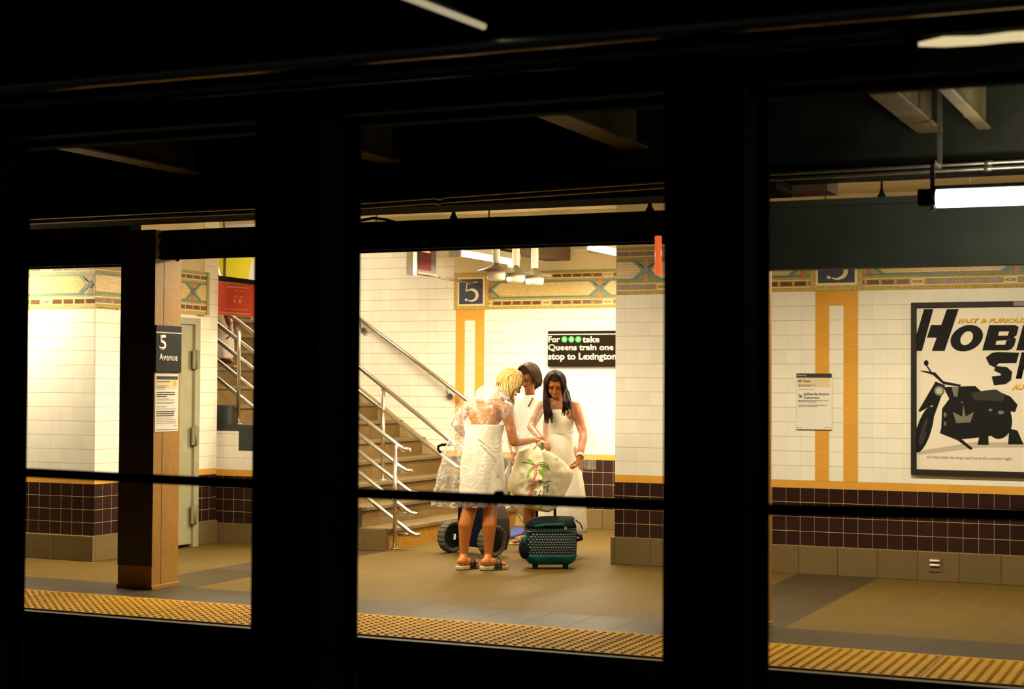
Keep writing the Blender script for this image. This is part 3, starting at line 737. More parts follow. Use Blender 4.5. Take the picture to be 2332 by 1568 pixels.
# joists under the ceiling of the far track
JM = mat('dusty_beam_paint', (.11, .085, .04), .6, bump=.3, var=.3, vscale=6)
for x, wd, lab in ((-6.4, .16, 'dusty ceiling joist far left in the dark above the track'), (-4.9, .16, 'dusty ceiling joist over the far track, left of the black column'), (-3.26, .17, 'faintly lit ceiling joist left of the right black column'), (-1.545, .145, 'brightest lit ceiling joist up and left of the hanging tube'), (-1.255, .07, 'narrow lit ceiling joist just above the hanging tube end'), (.3, .16, 'ceiling joist out past the right edge of the frame')):
    b = MB(); b.box(x-wd/2, x+wd/2, 5.32, 9.05, 2.90, 2.92); b.box(x-.01, x+.01, 5.32, 9.05, 2.92, 3.23)
    for yy in (8.55, 7.2): b.box(x-wd/2-.004, x+wd/2+.004, yy, yy+.03, 2.895, 2.92)
    tag(b.build('ceiling_joist', JM, bevel=.008), lab, 'joist', 'joists over the far track')
# sooty pipes close to the camera side
b = MB(); b.tube([(-8, 4.60, 2.57), (3, 4.60, 2.57)], .03, n=18); tag(b.build('conduit', STEEL), 'dark steel pipe along the near side of the track girder', 'pipe')
t = empty('lamp_or_streak_tube', (-2.14, 4.3, 2.6)); tag(t, 'slim tube added to glow as a bright streak at the top centre', 'ceiling lamp')  # tube and housing added to glow where a bright streak runs
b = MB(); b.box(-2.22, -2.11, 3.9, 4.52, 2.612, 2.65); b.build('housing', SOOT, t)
b = MB(); b.tube([(-2.165, 3.95, 2.60), (-2.112, 4.49, 2.60)], .010); b.build('tube', mat('streak_glow', (.5, .5, .4), .4, emit=(1, .82, .5), estr=.42), t)
t = empty('lamp_or_streak_tube', (-.6, 4.74, 2.5)); tag(t, 'slanting tube added to glow like a reflection on a pipe, top right corner', 'ceiling lamp')  # glow and housing added in place of a reflection on the steel pipe
b = MB(); P = [at(x, y, 4.74) for x, y in ((2092, 101), (2150, 95), (2230, 92), (2300, 84), (2420, 78), (2600, 70))]; b.tube(P, 0, n=12, radii=[.006, .015, .013, .014, .015, .015]); b.build('tube', mat('pipe_reflection_glow', (.5, .5, .4), .4, emit=(1, .80, .42), estr=.75), t)
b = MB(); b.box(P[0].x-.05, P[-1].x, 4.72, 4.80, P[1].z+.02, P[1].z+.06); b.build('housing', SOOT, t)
# hanging tube over the far track edge, at the right of the photo
t = empty('hanging_tube_lamp', (-.7, 8.4, 2.47)); tag(t, 'glaring fluorescent tube hanging over the platform edge at the right', 'lamp')
b = MB(); b.tube([(-1.40, 8.4, 2.462), (.1, 8.4, 2.452)], .046, n=24); b.build('tube', mat('glaring_tube', (1, 1, 1), .4, emit=(1, .90, .70), estr=9), t)
b = MB(); b.box(-1.49, -1.40, 8.36, 8.44, 2.43, 2.51); b.box(.1, .2, 8.36, 8.44, 2.42, 2.50); b.box(-1.42, .12, 8.375, 8.425, 2.508, 2.525); b.build('end_socket', BLACK, t)
for x in (-1.42, -.05):
    b = MB(); b.box(x-.011, x+.011, 8.385, 8.40, 2.40, 2.66); b.box(x-.011, x+.011, 8.385, 8.62, 2.64, 2.66); b.box(x-.011, x+.011, 8.60, 8.62, 2.64, 3.24); b.build('bracket', GLOSSPIPE, t)
ld = bpy.data.lights.new('lamp_light', 'AREA'); ld.shape = 'RECTANGLE'; ld.size = 1.3; ld.size_y = .09; ld.energy = 13*K; ld.color = (1, .9, .66)
for rot in ((math.radians(75), 0, 0), (math.radians(180), 0, 0)):
    lo = link(bpy.data.objects.new('lamp_light', ld)); lo.location = (-.52, 8.4+(.05 if rot[0] < 2 else 0), 2.462+(0 if rot[0] < 2 else .07)); lo.rotation_euler = rot; par(lo, t)
# upright red lamp beside the right column
t = empty('red_signal_lamp', (-3.40, 9.7, 2.33)); tag(t, 'upright red-orange lamp at the edge of the right black column', 'lamp')
c = at(1499, 584, 9.72)
b = MB(); b.tube([c+Vector((0, 0, -.115)), c+Vector((0, 0, .13))], .022, n=16); b.build('lens', mat('red_lens', (.8, .12, .03), .3, emit=(1, .16, .04), estr=.75), t)
b = MB(); b.box(c.x-.02, c.x+.02, c.y-.02, c.y+.10, c.z+.13, c.z+.15); b.build('bracket', BLACK, t)
# ------------------------------------------------------------------ things hung in the recess
t = empty('exit_sign', (-7.25, 13.8, 2.7)); tag(t, 'red-faced exit sign box hanging beyond the girder, seen nearly edge-on', 'sign')
REDF = mat('exit_face_red', (.07, .009, .005), .7, emit=(1, .12, .03), estr=.015, spec=.1)
b = MB(); b.box(-7.20, -7.13, 13.62, 13.70, 2.54, 2.90); b.build('end_post', WHITE_P, t)
b = MB(); b.box(-7.19, -7.125, 13.70, 14.10, 2.575, 2.90); b.build('case', mat('exit_case', (.07, .05, .035), .6, spec=.2), t, .004)
b = MB(); b.box(-7.126, -7.120, 13.72, 13.98, 2.60, 2.88); b.build('red_face', REDF, t)
b = MB(); b.box(-7.122, -7.117, 13.78, 13.95, 2.77, 2.80); b.build('glint_strip', mat('exit_glint', (.9, .3, .1), .3, emit=(1, .45, .15), estr=.8), t)  # glint on the red face, put in as a glowing strip
b = MB(); b.box(-7.195, -7.12, 13.70, 14.12, 2.555, 2.577); b.build('lower_rail', SOFFIT, t)
b = MB(); b.tube([at(1001, 632, 14.2), at(1078, 645, 15.9), Vector((at(1078, 645, 15.9).x, 15.99, at(1078, 645, 15.9).z))], .012); tag(b.build('thin_pipe', SOFFIT), 'thin dark pipe running from the exit sign to the mosaic 5', 'pipe')
for i, y in enumerate((13.60, 13.98, 14.36)):
    x = -6.255+.03*i
    t = empty('pendant_speaker', (x, y, 2.5)); tag(t, ('left', 'middle', 'right')[i]+'most of the three pendant drums hanging at the recess ceiling' if i != 1 else 'middle one of the three pendant drums hanging at the recess ceiling', 'speaker', 'pendants in the recess')
    b = MB(); b.lathe((x, y, 0), [(.034, 2.63), (.036, 2.75), (.03, 2.99)], n=20); b.build('stem', WHITE_P, t)
    b = MB(); b.lathe((x, y, 0), [(.02, 2.64), (.03, 2.61), (.085, 2.585), (.17, 2.555), (.17, 2.548), (.08, 2.552)], n=28); b.build('shade', mat('pendant_grey', (.15, .12, .075), .5), t)
    b = MB(); b.lathe((x, y, 0), [(.085, 2.552), (.088, 2.50), (.078, 2.475), (.06, 2.470), (.0, 2.470)], n=28); b.build('drum', mat('pendant_cream', (.8, .72, .5), .5), t)
for x, lab in ((-6.62, 'brown beam carrying the long lamp left in the recess'), (-5.33, 'brown beam carrying the short lamp beside the pillar')):
    b = MB(); b.box(x-.14, x+.14, 13.30, 15.98, 2.83, 3.0); tag(b.build('ceiling_beam', SOFFIT, bevel=.005), lab, 'beam', 'beams in the recess')
b = MB(); b.tube([(-5.75, 13.6, 2.98), (-5.75, 14.4, 2.98), (-5.72, 14.6, 2.80), (-5.55, 14.8, 2.79), (-5.50, 15.9, 2.79), (-5.50, 15.99, 2.79)], .016); tag(b.build('thin_pipe', SOFFIT), 'bent dark pipe under the recess ceiling near the pillar', 'pipe')
# red sign and yellow advertisement over the stairs
t = empty('red_sign', (-8.7, 13.2, 2.15)); tag(t, 'red sign with a black top bar hanging over the stairs', 'sign')
p = [at(489, 628, 13.11), at(640, 648, 13.11), at(636, 726, 13.11), at(484, 715, 13.11)]
b = MB(); b.prism(p, (0, .03, 0)); b.build('sign_panel', mat('sign_red', (.80, .085, .03), .4), t, .003)
b = MB(); b.prism([at(489.5, 626, 13.105), at(641, 645, 13.105), at(640.5, 655, 13.105), at(489, 638, 13.105)], (0, .04, 0)); b.build('top_bar', SIGNBLK, t)
b = MB()
def ln(x0, y0, x1, y1, h):
    a_, c_ = at(x0, y0, 13.1085), at(x1, y1, 13.1085); b.prism([a_, c_, c_+Vector((0, 0, -h)), a_+Vector((0, 0, -h))], (0, -.001, 0))
PK = mat('sign_print_pink', (.85, .35, .22), .5)
for (x0, x1, y, h) in ((516, 562, 641, .012), (518, 566, 651, .012), (534, 542, 660, .01), (548, 556, 662, .01), (533, 540, 673, .012), (546, 553, 674, .012), (532, 537, 680, .04), (544, 549, 681, .04), (488, 500, 700, .008), (508, 566, 701, .008), (487, 572, 708, .012), (486, 574, 714, .006)):
    ln(x0, y, x1, y+(x1-x0)*.07, h)
b.build('print', PK, t)
t = empty('yellow_poster', (-10.3, 15.9, 2.8)); tag(t, 'bright yellow advertisement panel above the red sign over the stairs', 'poster')
p = [at(470, 560, 15.95), at(620, 560, 15.95), at(620, 650, 15.95), at(470, 650, 15.95)]
b = MB(); b.prism(p, (0, .03, 0)); b.build('poster_sheet', mat('poster_bright_yellow', (.85, .72, .04), .4), t)
b = MB(); b.prism([at(509, 560, 15.94), at(514, 560, 15.94), at(513, 650, 15.94), at(508, 650, 15.94)], (0, .01, 0)); b.build('divider', SOFFIT, t)
b = MB(); b.prism([at(573, 592, 15.94), at(620, 560, 15.94), at(620, 650, 15.94), at(563, 650, 15.94)], (0, .01, 0)); b.build('pale_band', PAPER, t)
# ------------------------------------------------------------------ people
RH = Vector((math.cos(YAW), math.sin(YAW), 0)); AW = Vector((-math.sin(YAW), math.cos(YAW), 0)); UP = Vector((0, 0, 1))
def ground(x, y):
    d = ray(x, y); return CAM+d*(-EYE/d.z)
def skin(name, c): return mat(name, c, .42, var=.06, vscale=10, spec=.4)
def mpp(Y, x=1166):
    d = ray(x, 1000); return (d*(Y/d.y)).dot(_fw)/F_PX
class Flesh:
    """tapered limbs and ellipsoids fused by a voxel remesh into one continuous surface"""
    def __init__(s): s.b = MB()
    def seg(s, p0, r0, p1, r1, n=16):
        p0, p1 = Vector(p0), Vector(p1); L = (p1-p0).length
        if L < 1e-5: return s.b.ball(p0, r0)
        t = (p1-p0)/L; pts = []; rr = []
        for i in range(6): a = PI/2*i/6+.08; pts.append(p0-t*r0*math.cos(a)); rr.append(r0*math.sin(a))
        for i in range(1, 4): pts.append(p0.lerp(p1, i/4)); rr.append(r0+(r1-r0)*i/4)
        for i in range(6): a = PI/2*(5-i)/6+.08; pts.append(p1+t*r1*math.cos(a)); rr.append(r1*math.sin(a))
        s.b.tube(pts, 0, n=n, radii=rr)
    def chain(s, P):
        for (a, ra), (c, rc) in zip(P[:-1], P[1:]): s.seg(a, ra, c, rc)
    def ell(s, c, r, X=None, Z=None):
        rot = None
        if X is not None:
            X = X.normalized(); Z = (Z-X*Z.dot(X)).normalized(); Y = Z.cross(X)
            rot = Matrix((X, Y, Z)).transposed()
        s.b.ball(c, r, n=24, rot=rot)
    def build(s, name, m, parent, voxel=.007, smooth=2):
        o = s.b.build(name, m, None)
        r = o.modifiers.new('r', 'REMESH'); r.mode = 'VOXEL'; r.voxel_size = voxel; r.use_smooth_shade = True
        q = o.modifiers.new('s', 'SMOOTH'); q.factor = .5; q.iterations = smooth
        bpy.context.view_layer.update()
        me = bpy.data.meshes.new_from_object(o.evaluated_get(bpy.context.evaluated_depsgraph_get()))
        o.modifiers.clear(); o.data = me; me.name = name
        if not me.materials: me.materials.append(m)
        par(o, parent); return o
def head(F, c, f, u, sc=1.0):
    f = f.normalized(); u = (u-f*u.dot(f)).normalized(); s_ = f.cross(u); k = sc
    F.ell(c+u*.025*k-f*.012*k, (.074*k, .094*k, .088*k), s_, u)
    F.ell(c-u*.03*k+f*.028*k, (.058*k, .060*k, .075*k), s_, u)
    F.ell(c-u*.085*k+f*.058*k, (.026*k, .026*k, .022*k), s_, u)
    F.seg(c+f*.082*k+u*.012*k, .008*k, c+f*.103*k-u*.030*k, .0125*k)
    for q in (-1, 1):
        F.ell(c+f*.098*k-u*.034*k+s_*q*.010*k, (.007*k, .008*k, .006*k), s_, u)
        F.ell(c+f*.070*k-u*.032*k+s_*q*.034*k, (.020*k, .016*k, .022*k), s_, u)
        F.ell(c+f*.074*k+u*.030*k+s_*q*.028*k, (.026*k, .010*k, .008*k), s_, u)
        F.ell(c-f*.008*k-u*.01*k+s_*q*.078*k, (.009*k, .018*k, .030*k), s_, u)
    F.seg(c+f*.086*k-u*.062*k-s_*.016*k, .007*k, c+f*.086*k-u*.062*k+s_*.016*k, .007*k)
    return f, u, s_
LASH = mat('dark_lashes', (.03, .015, .01), .5); EYEW = mat('lowered_eyelid', (.13, .05, .02), .6); LIP = mat('lips', (.42, .11, .07), .4); BROW = mat('eyebrows', (.06, .03, .015), .6)
def face_parts(p, c, fr, sc=1.0, lip=LIP):
    f, u, s_ = fr; k = sc
    for q in (-1, 1):
        b = MB(); e = c+f*.080*k+u*.008*k+s_*q*.031*k
        b.ball(e, .0125*k, EYEW, 12); b.ball(e+f*.008*k-u*.002*k, .006*k, LASH, 10)
        b.tube([e-s_*.018*k+f*.006*k+u*.001*k, e+f*.013*k+u*.005*k, e+s_*.018*k+f*.006*k+u*.001*k], .0032*k, LASH, n=6)
        b.build('eye', None, p)
        b = MB(); b.tube([e-s_*.022*k+f*.008*k+u*.018*k, e+f*.010*k+u*.026*k, e+s_*.022*k+f*.004*k+u*.020*k], .0036*k, n=6); b.build('eyebrow', BROW, p)
    b = MB()
    for dz, r_ in ((-.057, .0055), (-.067, .0065)):
        b.tube([c+f*.088*k+u*dz*k-s_*.021*k, c+f*.0965*k+u*dz*k, c+f*.088*k+u*dz*k+s_*.021*k], r_*k, n=8, radii=[.002*k, r_*k, .002*k])
    b.build('lips', lip, p)
def hand(F, wrist, d, n, curl=.5, sc=1.0, side=1, spread=.18):
    """d: direction towards the fingers, n: direction the palm faces"""
    d = d.normalized(); n = (n-d*n.dot(d)).normalized(); s_ = d.cross(n)*side; k = sc
    for i, w_ in enumerate((-.028, -.010, .010, .028)):
        F.seg(wrist+s_*w_*.5*k+d*.008*k, .013*k, wrist+d*.078*k+s_*w_*k, .0115*k)
    for i, (w_, L) in enumerate(((-.030, .074), (-.010, .084), (.010, .078), (.029, .062))):
        p = wrist+d*.080*k+s_*w_*k; a = curl*.5; dd = (d+s_*w_*spread*8).normalized()
        for j, fr in enumerate((.44, .32, .24)):
            q = p+(dd*math.cos(a)+n*math.sin(a))*L*fr*k
            F.seg(p, (.0088-.0008*j)*k, q, (.0082-.0009*j)*k, 10); p = q; a += curl*(.8+.1*j)
    p = wrist+d*.022*k-s_*.024*k; a = (d*.72-s_*.62+n*.30).normalized(); q = p+a*.042*k; F.seg(p, .0125*k, q, .010*k, 10)
    a = (d*.85-s_*.1+n*.5).normalized(); r = q+a*.030*k; F.seg(q, .010*k, r, .0085*k, 10); F.seg(r, .0085*k, r+(a+n*.3).normalized()*.022*k, .007*k, 10)
def hair(name, parent, c, fr, m, n, length, open_ang, rad=.0085, outf=1.0, seed=1, endf=None, crown=(.0, .115), sc=1.0, down=None, cap=True, taper=.35):
    f, u, s_ = fr; random.seed(seed); b = MB(); k = sc; down = down or Vector((0, 0, -1))
    if cap:
        M_ = Matrix((s_, f, u)).transposed()
        bmx = bmesh.new(); bmesh.ops.create_uvsphere(bmx, u_segments=32, v_segments=20, radius=1)
        for v in bmx.verts:
            co = v.co.copy(); nz = 1+.02*math.sin(18*math.atan2(co.x, co.y))
            v.co = c+u*.028*k-f*.014*k+M_ @ Vector((co.x*.081*k*nz, co.y*.101*k*nz, co.z*.095*k))
        kill = []
        for fa in bmx.faces:
            q = fa.calc_center_median()-(c+u*.028*k-f*.014*k); qf, qu = q.dot(f)/(.1*k), q.dot(u)/(.095*k)
            if qf > .28 and qu < .52: kill.append(fa)
        bmesh.ops.delete(bmx, geom=kill, context='FACES')
        vm = {v: b.bm.verts.new(v.co) for v in bmx.verts}
        for fa in bmx.faces:
            g = b.bm.faces.new([vm[v] for v in fa.verts]); g.smooth = True
        bmx.free()
    for i in range(n):
        t = (i+.5)/n; ph = open_ang+(2*PI-2*open_ang)*t+random.uniform(-.06, .06)
        dirv = f*math.cos(ph)+s_*math.sin(ph)
        R = Vector((math.cos(ph)*.100, math.sin(ph)*.082)).length*outf*random.uniform(.98, 1.08)*k
        part = s_*math.copysign(.01, math.sin(ph))
        P = [c+u*(crown[1])*k+f*(crown[0]+.02)*k+part*k, c+u*.105*k+dirv*R*.55, c+u*.045*k+dirv*R*.98, c-u*.025*k+dirv*R*1.04]
        L = length*random.uniform(.85, 1.08)
        if endf: e = endf(ph, i)
        else: e = P[-1]+down*L+dirv*random.uniform(-.02, .02)
        mid = P[-1].lerp(e, .5)+dirv*random.uniform(-.004, .014)+s_*random.uniform(-.008, .008)
        P += [mid, e]; Q = []
        for j in range(len(P)-1):          # smooth the path
            p0 = P[max(j-1, 0)]; p1 = P[j]; p2 = P[j+1]; p3 = P[min(j+2, len(P)-1)]
            for tt in (0, .33, .66):
                Q.append(.5*((2*p1)+(p2-p0)*tt+(2*p0-5*p1+4*p2-p3)*tt*tt+(3*p1-p0-3*p2+p3)*tt**3))
        Q.append(P[-1]); N = len(Q)
        rr = [rad*k*random.uniform(.8, 1.15)*(1 if j < N*.6 else 1-(1-taper)*(j-N*.6)/(N*.4)) for j in range(N)]
        b.tube(Q, 0, n=6, radii=rr)
    return b.build(name, m, parent)
def hair_mat(name, c0, c1):
    m = mat(name, c0, .65, spec=.12); nt = m.node_tree; b = nt.nodes['Principled BSDF']
    g = nt.nodes.new('ShaderNodeNewGeometry'); mp = nt.nodes.new('ShaderNodeMapping'); mp.inputs['Scale'].default_value = (110, 110, 7)
    n = nt.nodes.new('ShaderNodeTexNoise'); n.inputs['Scale'].default_value = 1; n.inputs['Detail'].default_value = 3
    nt.links.new(g.outputs['Position'], mp.inputs[0]); nt.links.new(mp.outputs[0], n.inputs['Vector'])
    r = nt.nodes.new('ShaderNodeValToRGB'); r.color_ramp.elements[0].position = .35; r.color_ramp.elements[1].position = .65
    r.color_ramp.elements[0].color = (*c0, 1); r.color_ramp.elements[1].color = (*c1, 1)
    nt.links.new(n.outputs['Fac'], r.inputs[0]); nt.links.new(r.outputs[0], b.inputs['Base Color']); return m
def cloth(name, parent, m, Y0, rings, n=72, fold=.0, fk=9, seed=0, crumple=0, hem=0, hemk=14, thick=.004, closed_top=False, foldpow=1.5, sub=3):
    """garment lofted through horizontal rings: (pixel y, left x, right x, half depth, extra depth of the centre)"""
    R = []
    for (y, xl, xr, dp, dy) in rings:
        c = at((xl+xr)/2, y, Y0+dy); R.append((c, (xr-xl)/2*mpp(Y0+dy, (xl+xr)/2), dp))
    Q = []
    for j in range(len(R)-1):
        for t in range(sub):
            tt = t/sub; a, c = R[j], R[j+1]; q0 = R[max(j-1, 0)]; q3 = R[min(j+2, len(R)-1)]
            cr = lambda A, B, C_, D: .5*((2*B)+(C_-A)*tt+(2*A-5*B+4*C_-D)*tt*tt+(3*B-A-3*C_+D)*tt**3)
            Q.append((cr(q0[0], a[0], c[0], q3[0]), max(.01, cr(q0[1], a[1], c[1], q3[1])), max(.01, cr(q0[2], a[2], c[2], q3[2]))))
    Q.append(R[-1]); N = len(Q); b = MB(); rows = []; off = Vector((seed*7.3, seed*3.1, 0))
    for i, (c, a, d) in enumerate(Q):
        w_ = (i/(N-1))**foldpow; row = []
        for k in range(n):
            th = 2*PI*k/n
            dirv = RH*math.cos(th)*a+AW*math.sin(th)*d; p = c+dirv
            q = 1+fold*w_*(math.sin(fk*th+seed+2*noise.noise(p*2+off))+.5*math.sin((fk*2+1)*th+seed*2))
            if crumple: q += crumple/.2*noise.noise(p*11+off)+crumple*.6/.2*noise.noise(p*26+off)
            p = c+dirv*q
            if hem and i == N-1: p.z += hem*abs(math.sin(hemk*th/2))
            row.append(b.bm.verts.new(p))
        rows.append(row)
    for i in range(N-1):
        for k in range(n):
            f = b.bm.faces.new((rows[i][k], rows[i][(k+1) % n], rows[i+1][(k+1) % n], rows[i+1][k])); f.smooth = True
    if closed_top: b.bm.faces.new(rows[0])
    o = b.build(name, m, parent)
    if thick: s = o.modifiers.new('t', 'SOLIDIFY'); s.thickness = thick; s.offset = 0
    return o
def sleeve(name, parent, m, pts, radii, n=28, crumple=.02, seed=0, steps=14):
    pts = [Vector(p) for p in pts]; Q = []; rr = []
    for j in range(len(pts)-1):
        for t in range(steps//(len(pts)-1)+1):
            tt = t/(steps//(len(pts)-1)+1); Q.append(pts[j].lerp(pts[j+1], tt)); rr.append(radii[j]+(radii[j+1]-radii[j])*tt)
    Q.append(pts[-1]); rr.append(radii[-1])
    b = MB(); b.tube(Q, 0, n=n, cap=False, radii=rr)
    off = Vector((seed*5.1, 0, 0))
    for v in b.bm.verts:
        d = noise.noise_vector(v.co*24+off)*crumple+noise.noise_vector(v.co*55+off)*crumple*.5; v.co += d
    return b.build(name, m, parent)
def plastic(name, lo=.09, hi=.46, tint=(.95, .93, .86), scale=6, rough=.12):
    m = bpy.data.materials.new(name); m.use_nodes = True; nt = m.node_tree; b = nt.nodes['Principled BSDF']; L = nt.links; N = nt.nodes.new
    b.inputs['Base Color'].default_value = (*tint, 1); b.inputs['Roughness'].default_value = rough; b.inputs['Specular IOR Level'].default_value = .9; b.inputs['Coat Weight'].default_value = .6; b.inputs['Coat Roughness'].default_value = .06
    g = N('ShaderNodeNewGeometry'); mp = N('ShaderNodeMapping'); mp.inputs['Scale'].default_value = (1.6, 1.6, .8); L.new(g.outputs['Position'], mp.inputs[0])
    n = N('ShaderNodeTexNoise'); n.inputs['Scale'].default_value = scale; n.inputs['Detail'].default_value = 5; n.inputs['Distortion'].default_value = 1.6; L.new(mp.outputs[0], n.inputs['Vector'])
    r = N('ShaderNodeMapRange'); r.inputs[1].default_value = .46; r.inputs[2].default_value = .68; r.inputs[3].default_value = lo; r.inputs[4].default_value = hi; L.new(n.outputs['Fac'], r.inputs[0])
    lw = N('ShaderNodeLayerWeight'); lw.inputs[0].default_value = .35
    a = N('ShaderNodeMath'); a.operation = 'MULTIPLY_ADD'; a.use_clamp = True; L.new(lw.outputs['Facing'], a.inputs[0]); a.inputs[1].default_value = .28; L.new(r.outputs[0], a.inputs[2]); L.new(a.outputs[0], b.inputs['Alpha'])
    n2 = N('ShaderNodeTexNoise'); n2.inputs['Scale'].default_value = scale*2.6; n2.inputs['Detail'].default_value = 3; n2.inputs['Distortion'].default_value = 2; L.new(g.outputs['Position'], n2.inputs['Vector'])
    bp = N('ShaderNodeBump'); bp.inputs['Strength'].default_value = 1.0; bp.inputs['Distance'].default_value = .03; L.new(n2.outputs['Fac'], bp.inputs['Height']); L.new(bp.outputs[0], b.inputs['Normal']); L.new(bp.outputs[0], b.inputs['Coat Normal'])
    return m
PLA = plastic('clear_raincoat_plastic'); PLB = plastic('clear_raincoat_plastic_smooth', .03, .20, scale=6)
PLS = plastic('clear_sleeve_plastic', .015, .24, scale=14)
LACE = mat('cream_lace', (.84, .79, .64), .7, bump=.12, bscale=110, var=.05, vscale=30)
WDRESS = mat('white_dress_fabric', (.84, .78, .64), .7, bump=.12, bscale=60)
WTOP = mat('white_top_fabric', (.86, .84, .78), .6)

# ---- blonde woman, seen from behind, leaning to the right
Yb = 11.95
q = lambda x, y, d=0: at(x, y, Yb+d)
tb = empty('person', ground(1085, 1296)); tag(tb, 'blonde person in short cream dress and clear raincoat, back turned, leaning over the tote', 'person')
SK1 = skin('tanned_skin', (.50, .17, .030))
F = Flesh()
feet = []
for (hx, hy, dr, ka, ca, kn, hp) in ((1050, 1297, (.62, .78), (1056, 1262), (1060, 1195), (1072, 1150), (1080, 1085)), (1104, 1298, (.84, .54), (1112, 1262), (1114, 1195), (1118, 1150), (1118, 1085))):
    g = ground(hx, hy); g.z = 0; dv = (RH*dr[0]+AW*dr[1]).normalized(); feet.append((g, dv))
    dY = g.y-Yb
    heel = g+UP*.066
    ank = at(ka[0], ka[1], g.y+.05); cal = at(ca[0], ca[1], g.y+.04); kne = at(kn[0], kn[1], g.y+.09); hip = at(hp[0], hp[1], Yb+.10)
    F.chain([(hip, .085), (kne, .060)]); F.chain([(kne, .058), (cal.lerp(kne, .2), .060), (cal, .0595), (cal.lerp(ank, .5), .045), (ank, .034), (g+UP*.075+dv*.02, .034)])
    F.seg(g+UP*.066, .034, g+UP*.062+dv*.10, .031); F.seg(g+UP*.065+dv*.05, .038, g+UP*.05+dv*.15, .028)
    sd = dv.cross(UP)
    for i, (w_, L) in enumerate(((-.028, .205), (-.012, .205), (.004, .198), (.018, .188), (.030, .176))):
        F.seg(g+UP*.05+dv*.14+sd*w_*.9, .014, g+UP*.043+dv*L+sd*w_*1.1, .010 if i else .012, 10)
F.ell(q(1098, 1055, .12), (.155, .12, .13), RH, UP)
F.chain([(q(1098, 1040, .12), .125), (q(1100, 1005, .12), .105), (q(1104, 965, .13), .115), (q(1110, 940, .15), .11)])
F.ell(q(1107, 945, .15), (.145, .095, .10), RH, UP); F.ell(q(1112, 925, .16), (.15, .07, .06), RH, UP)
F.chain([(q(1118, 925, .17), .06), (q(1138, 903, .22), .052), (q(1156, 880, .27), .05)])
hb = q(1163, 871, .27)
fb = (RH*.80-UP*.50+AW*.22); ub = UP*.85+RH*.5
frb = head(F, hb, fb, ub, .98)
shL, elL, wrL = q(1066, 926, .14), q(1037, 966, .10), q(1066, 996, .32)
F.chain([(q(1085, 922, .15), .06), (shL, .05), (shL.lerp(elL, .5), .043), (elL, .036), (elL.lerp(wrL, .4), .038), (wrL, .026)])
hand(F, wrL, (wrL-elL)+UP*.02, -RH, .4, .95)
shR, elR, wrR = q(1151, 930, .16), q(1171, 1006, .20), q(1216, 1001, .48)
F.chain([(q(1130, 925, .16), .06), (shR, .05), (shR.lerp(elR, .5), .044), (elR, .038), (elR.lerp(wrR, .35), .040), (wrR, .026)])
hand(F, wrR, (RH*1.0-UP*.35+AW*.1), -UP-AW*.3+RH*.0, .9, 1.0, -1)
F.build('body', SK1, tb, .0062)
face_parts(tb, hb, frb, .98)
HB = hair_mat('blonde_hair', (.34, .19, .045), (.86, .64, .26))
def endB(ph, i):
    x = random.uniform(1128, 1162) if math.sin(ph) > -.2 else random.uniform(1140, 1172)
    y = 886+ (x-1128)*.75+random.uniform(-6, 6)
    dirv = frb[0]*math.cos(ph)+frb[2]*math.sin(ph)
    p = at(x, y, hb.y+dirv.y*.11); return p
hair('hair', tb, hb, frb, HB, 300, .1, .95, rad=.0052, outf=1.04, seed=3, endf=endB)
cloth('dress', tb, LACE, Yb, [(966, 1063, 1148, .115, .13), (978, 1061, 1146, .12, .13), (1003, 1057, 1142, .125, .12), (1030, 1053, 1144, .14, .12), (1062, 1048, 1148, .155, .12), (1105, 1046, 1150, .16, .12), (1146, 1044, 1152, .165, .12)], fold=.012, fk=7, seed=2, hem=.022, hemk=22, crumple=.006)
b = MB()                                # belt strips in a slightly yellower cream
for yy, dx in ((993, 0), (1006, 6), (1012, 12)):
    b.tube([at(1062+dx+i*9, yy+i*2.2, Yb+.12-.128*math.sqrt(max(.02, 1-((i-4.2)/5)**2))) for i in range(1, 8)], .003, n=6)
b.build('dress_seam', mat('belt_strip_cream', (.60, .50, .28), .7), tb)
cloth('raincoat', tb, PLA, Yb, [(900, 1096, 1156, .085, .17), (907, 1072, 1165, .13, .17), (922, 1050, 1172, .16, .16), (945, 1036, 1172, .18, .15), (965, 1030, 1168, .19, .15), (995, 1022, 1164, .21, .15), (1030, 1010, 1164, .23, .15), (1075, 998, 1162, .25, .15), (1115, 987, 1156, .27, .15), (1150, 984, 1152, .28, .15)], n=110, fold=.055, fk=8, seed=5, crumple=.012, thick=.0, foldpow=.8)
cloth('raincoat_hood', tb, plastic('hood_plastic', .3, .7, (.95, .92, .80), 8), Yb, [(878, 1098, 1140, .05, .16), (886, 1087, 1150, .075, .15), (897, 1084, 1158, .10, .15), (908, 1078, 1164, .12, .15)], n=60, fold=.05, fk=5, seed=4, crumple=.03, thick=.0)
sleeve('raincoat_sleeve', tb, PLS, [shR+UP*.02, shR.lerp(elR, .5), elR, elR.lerp(wrR, .5), wrR], [.068, .064, .060, .052, .045], seed=2, crumple=.012)
sleeve('raincoat_sleeve', tb, PLS, [shL+UP*.02, elL+RH*-.01, wrL], [.075, .062, .05], seed=7, crumple=.014)
SOLE = mat('cork_sandal_sole', (.50, .40, .22), .7, bump=.2, bscale=120); BLK = mat('black_strap_leather', (.02, .02, .02), .4)
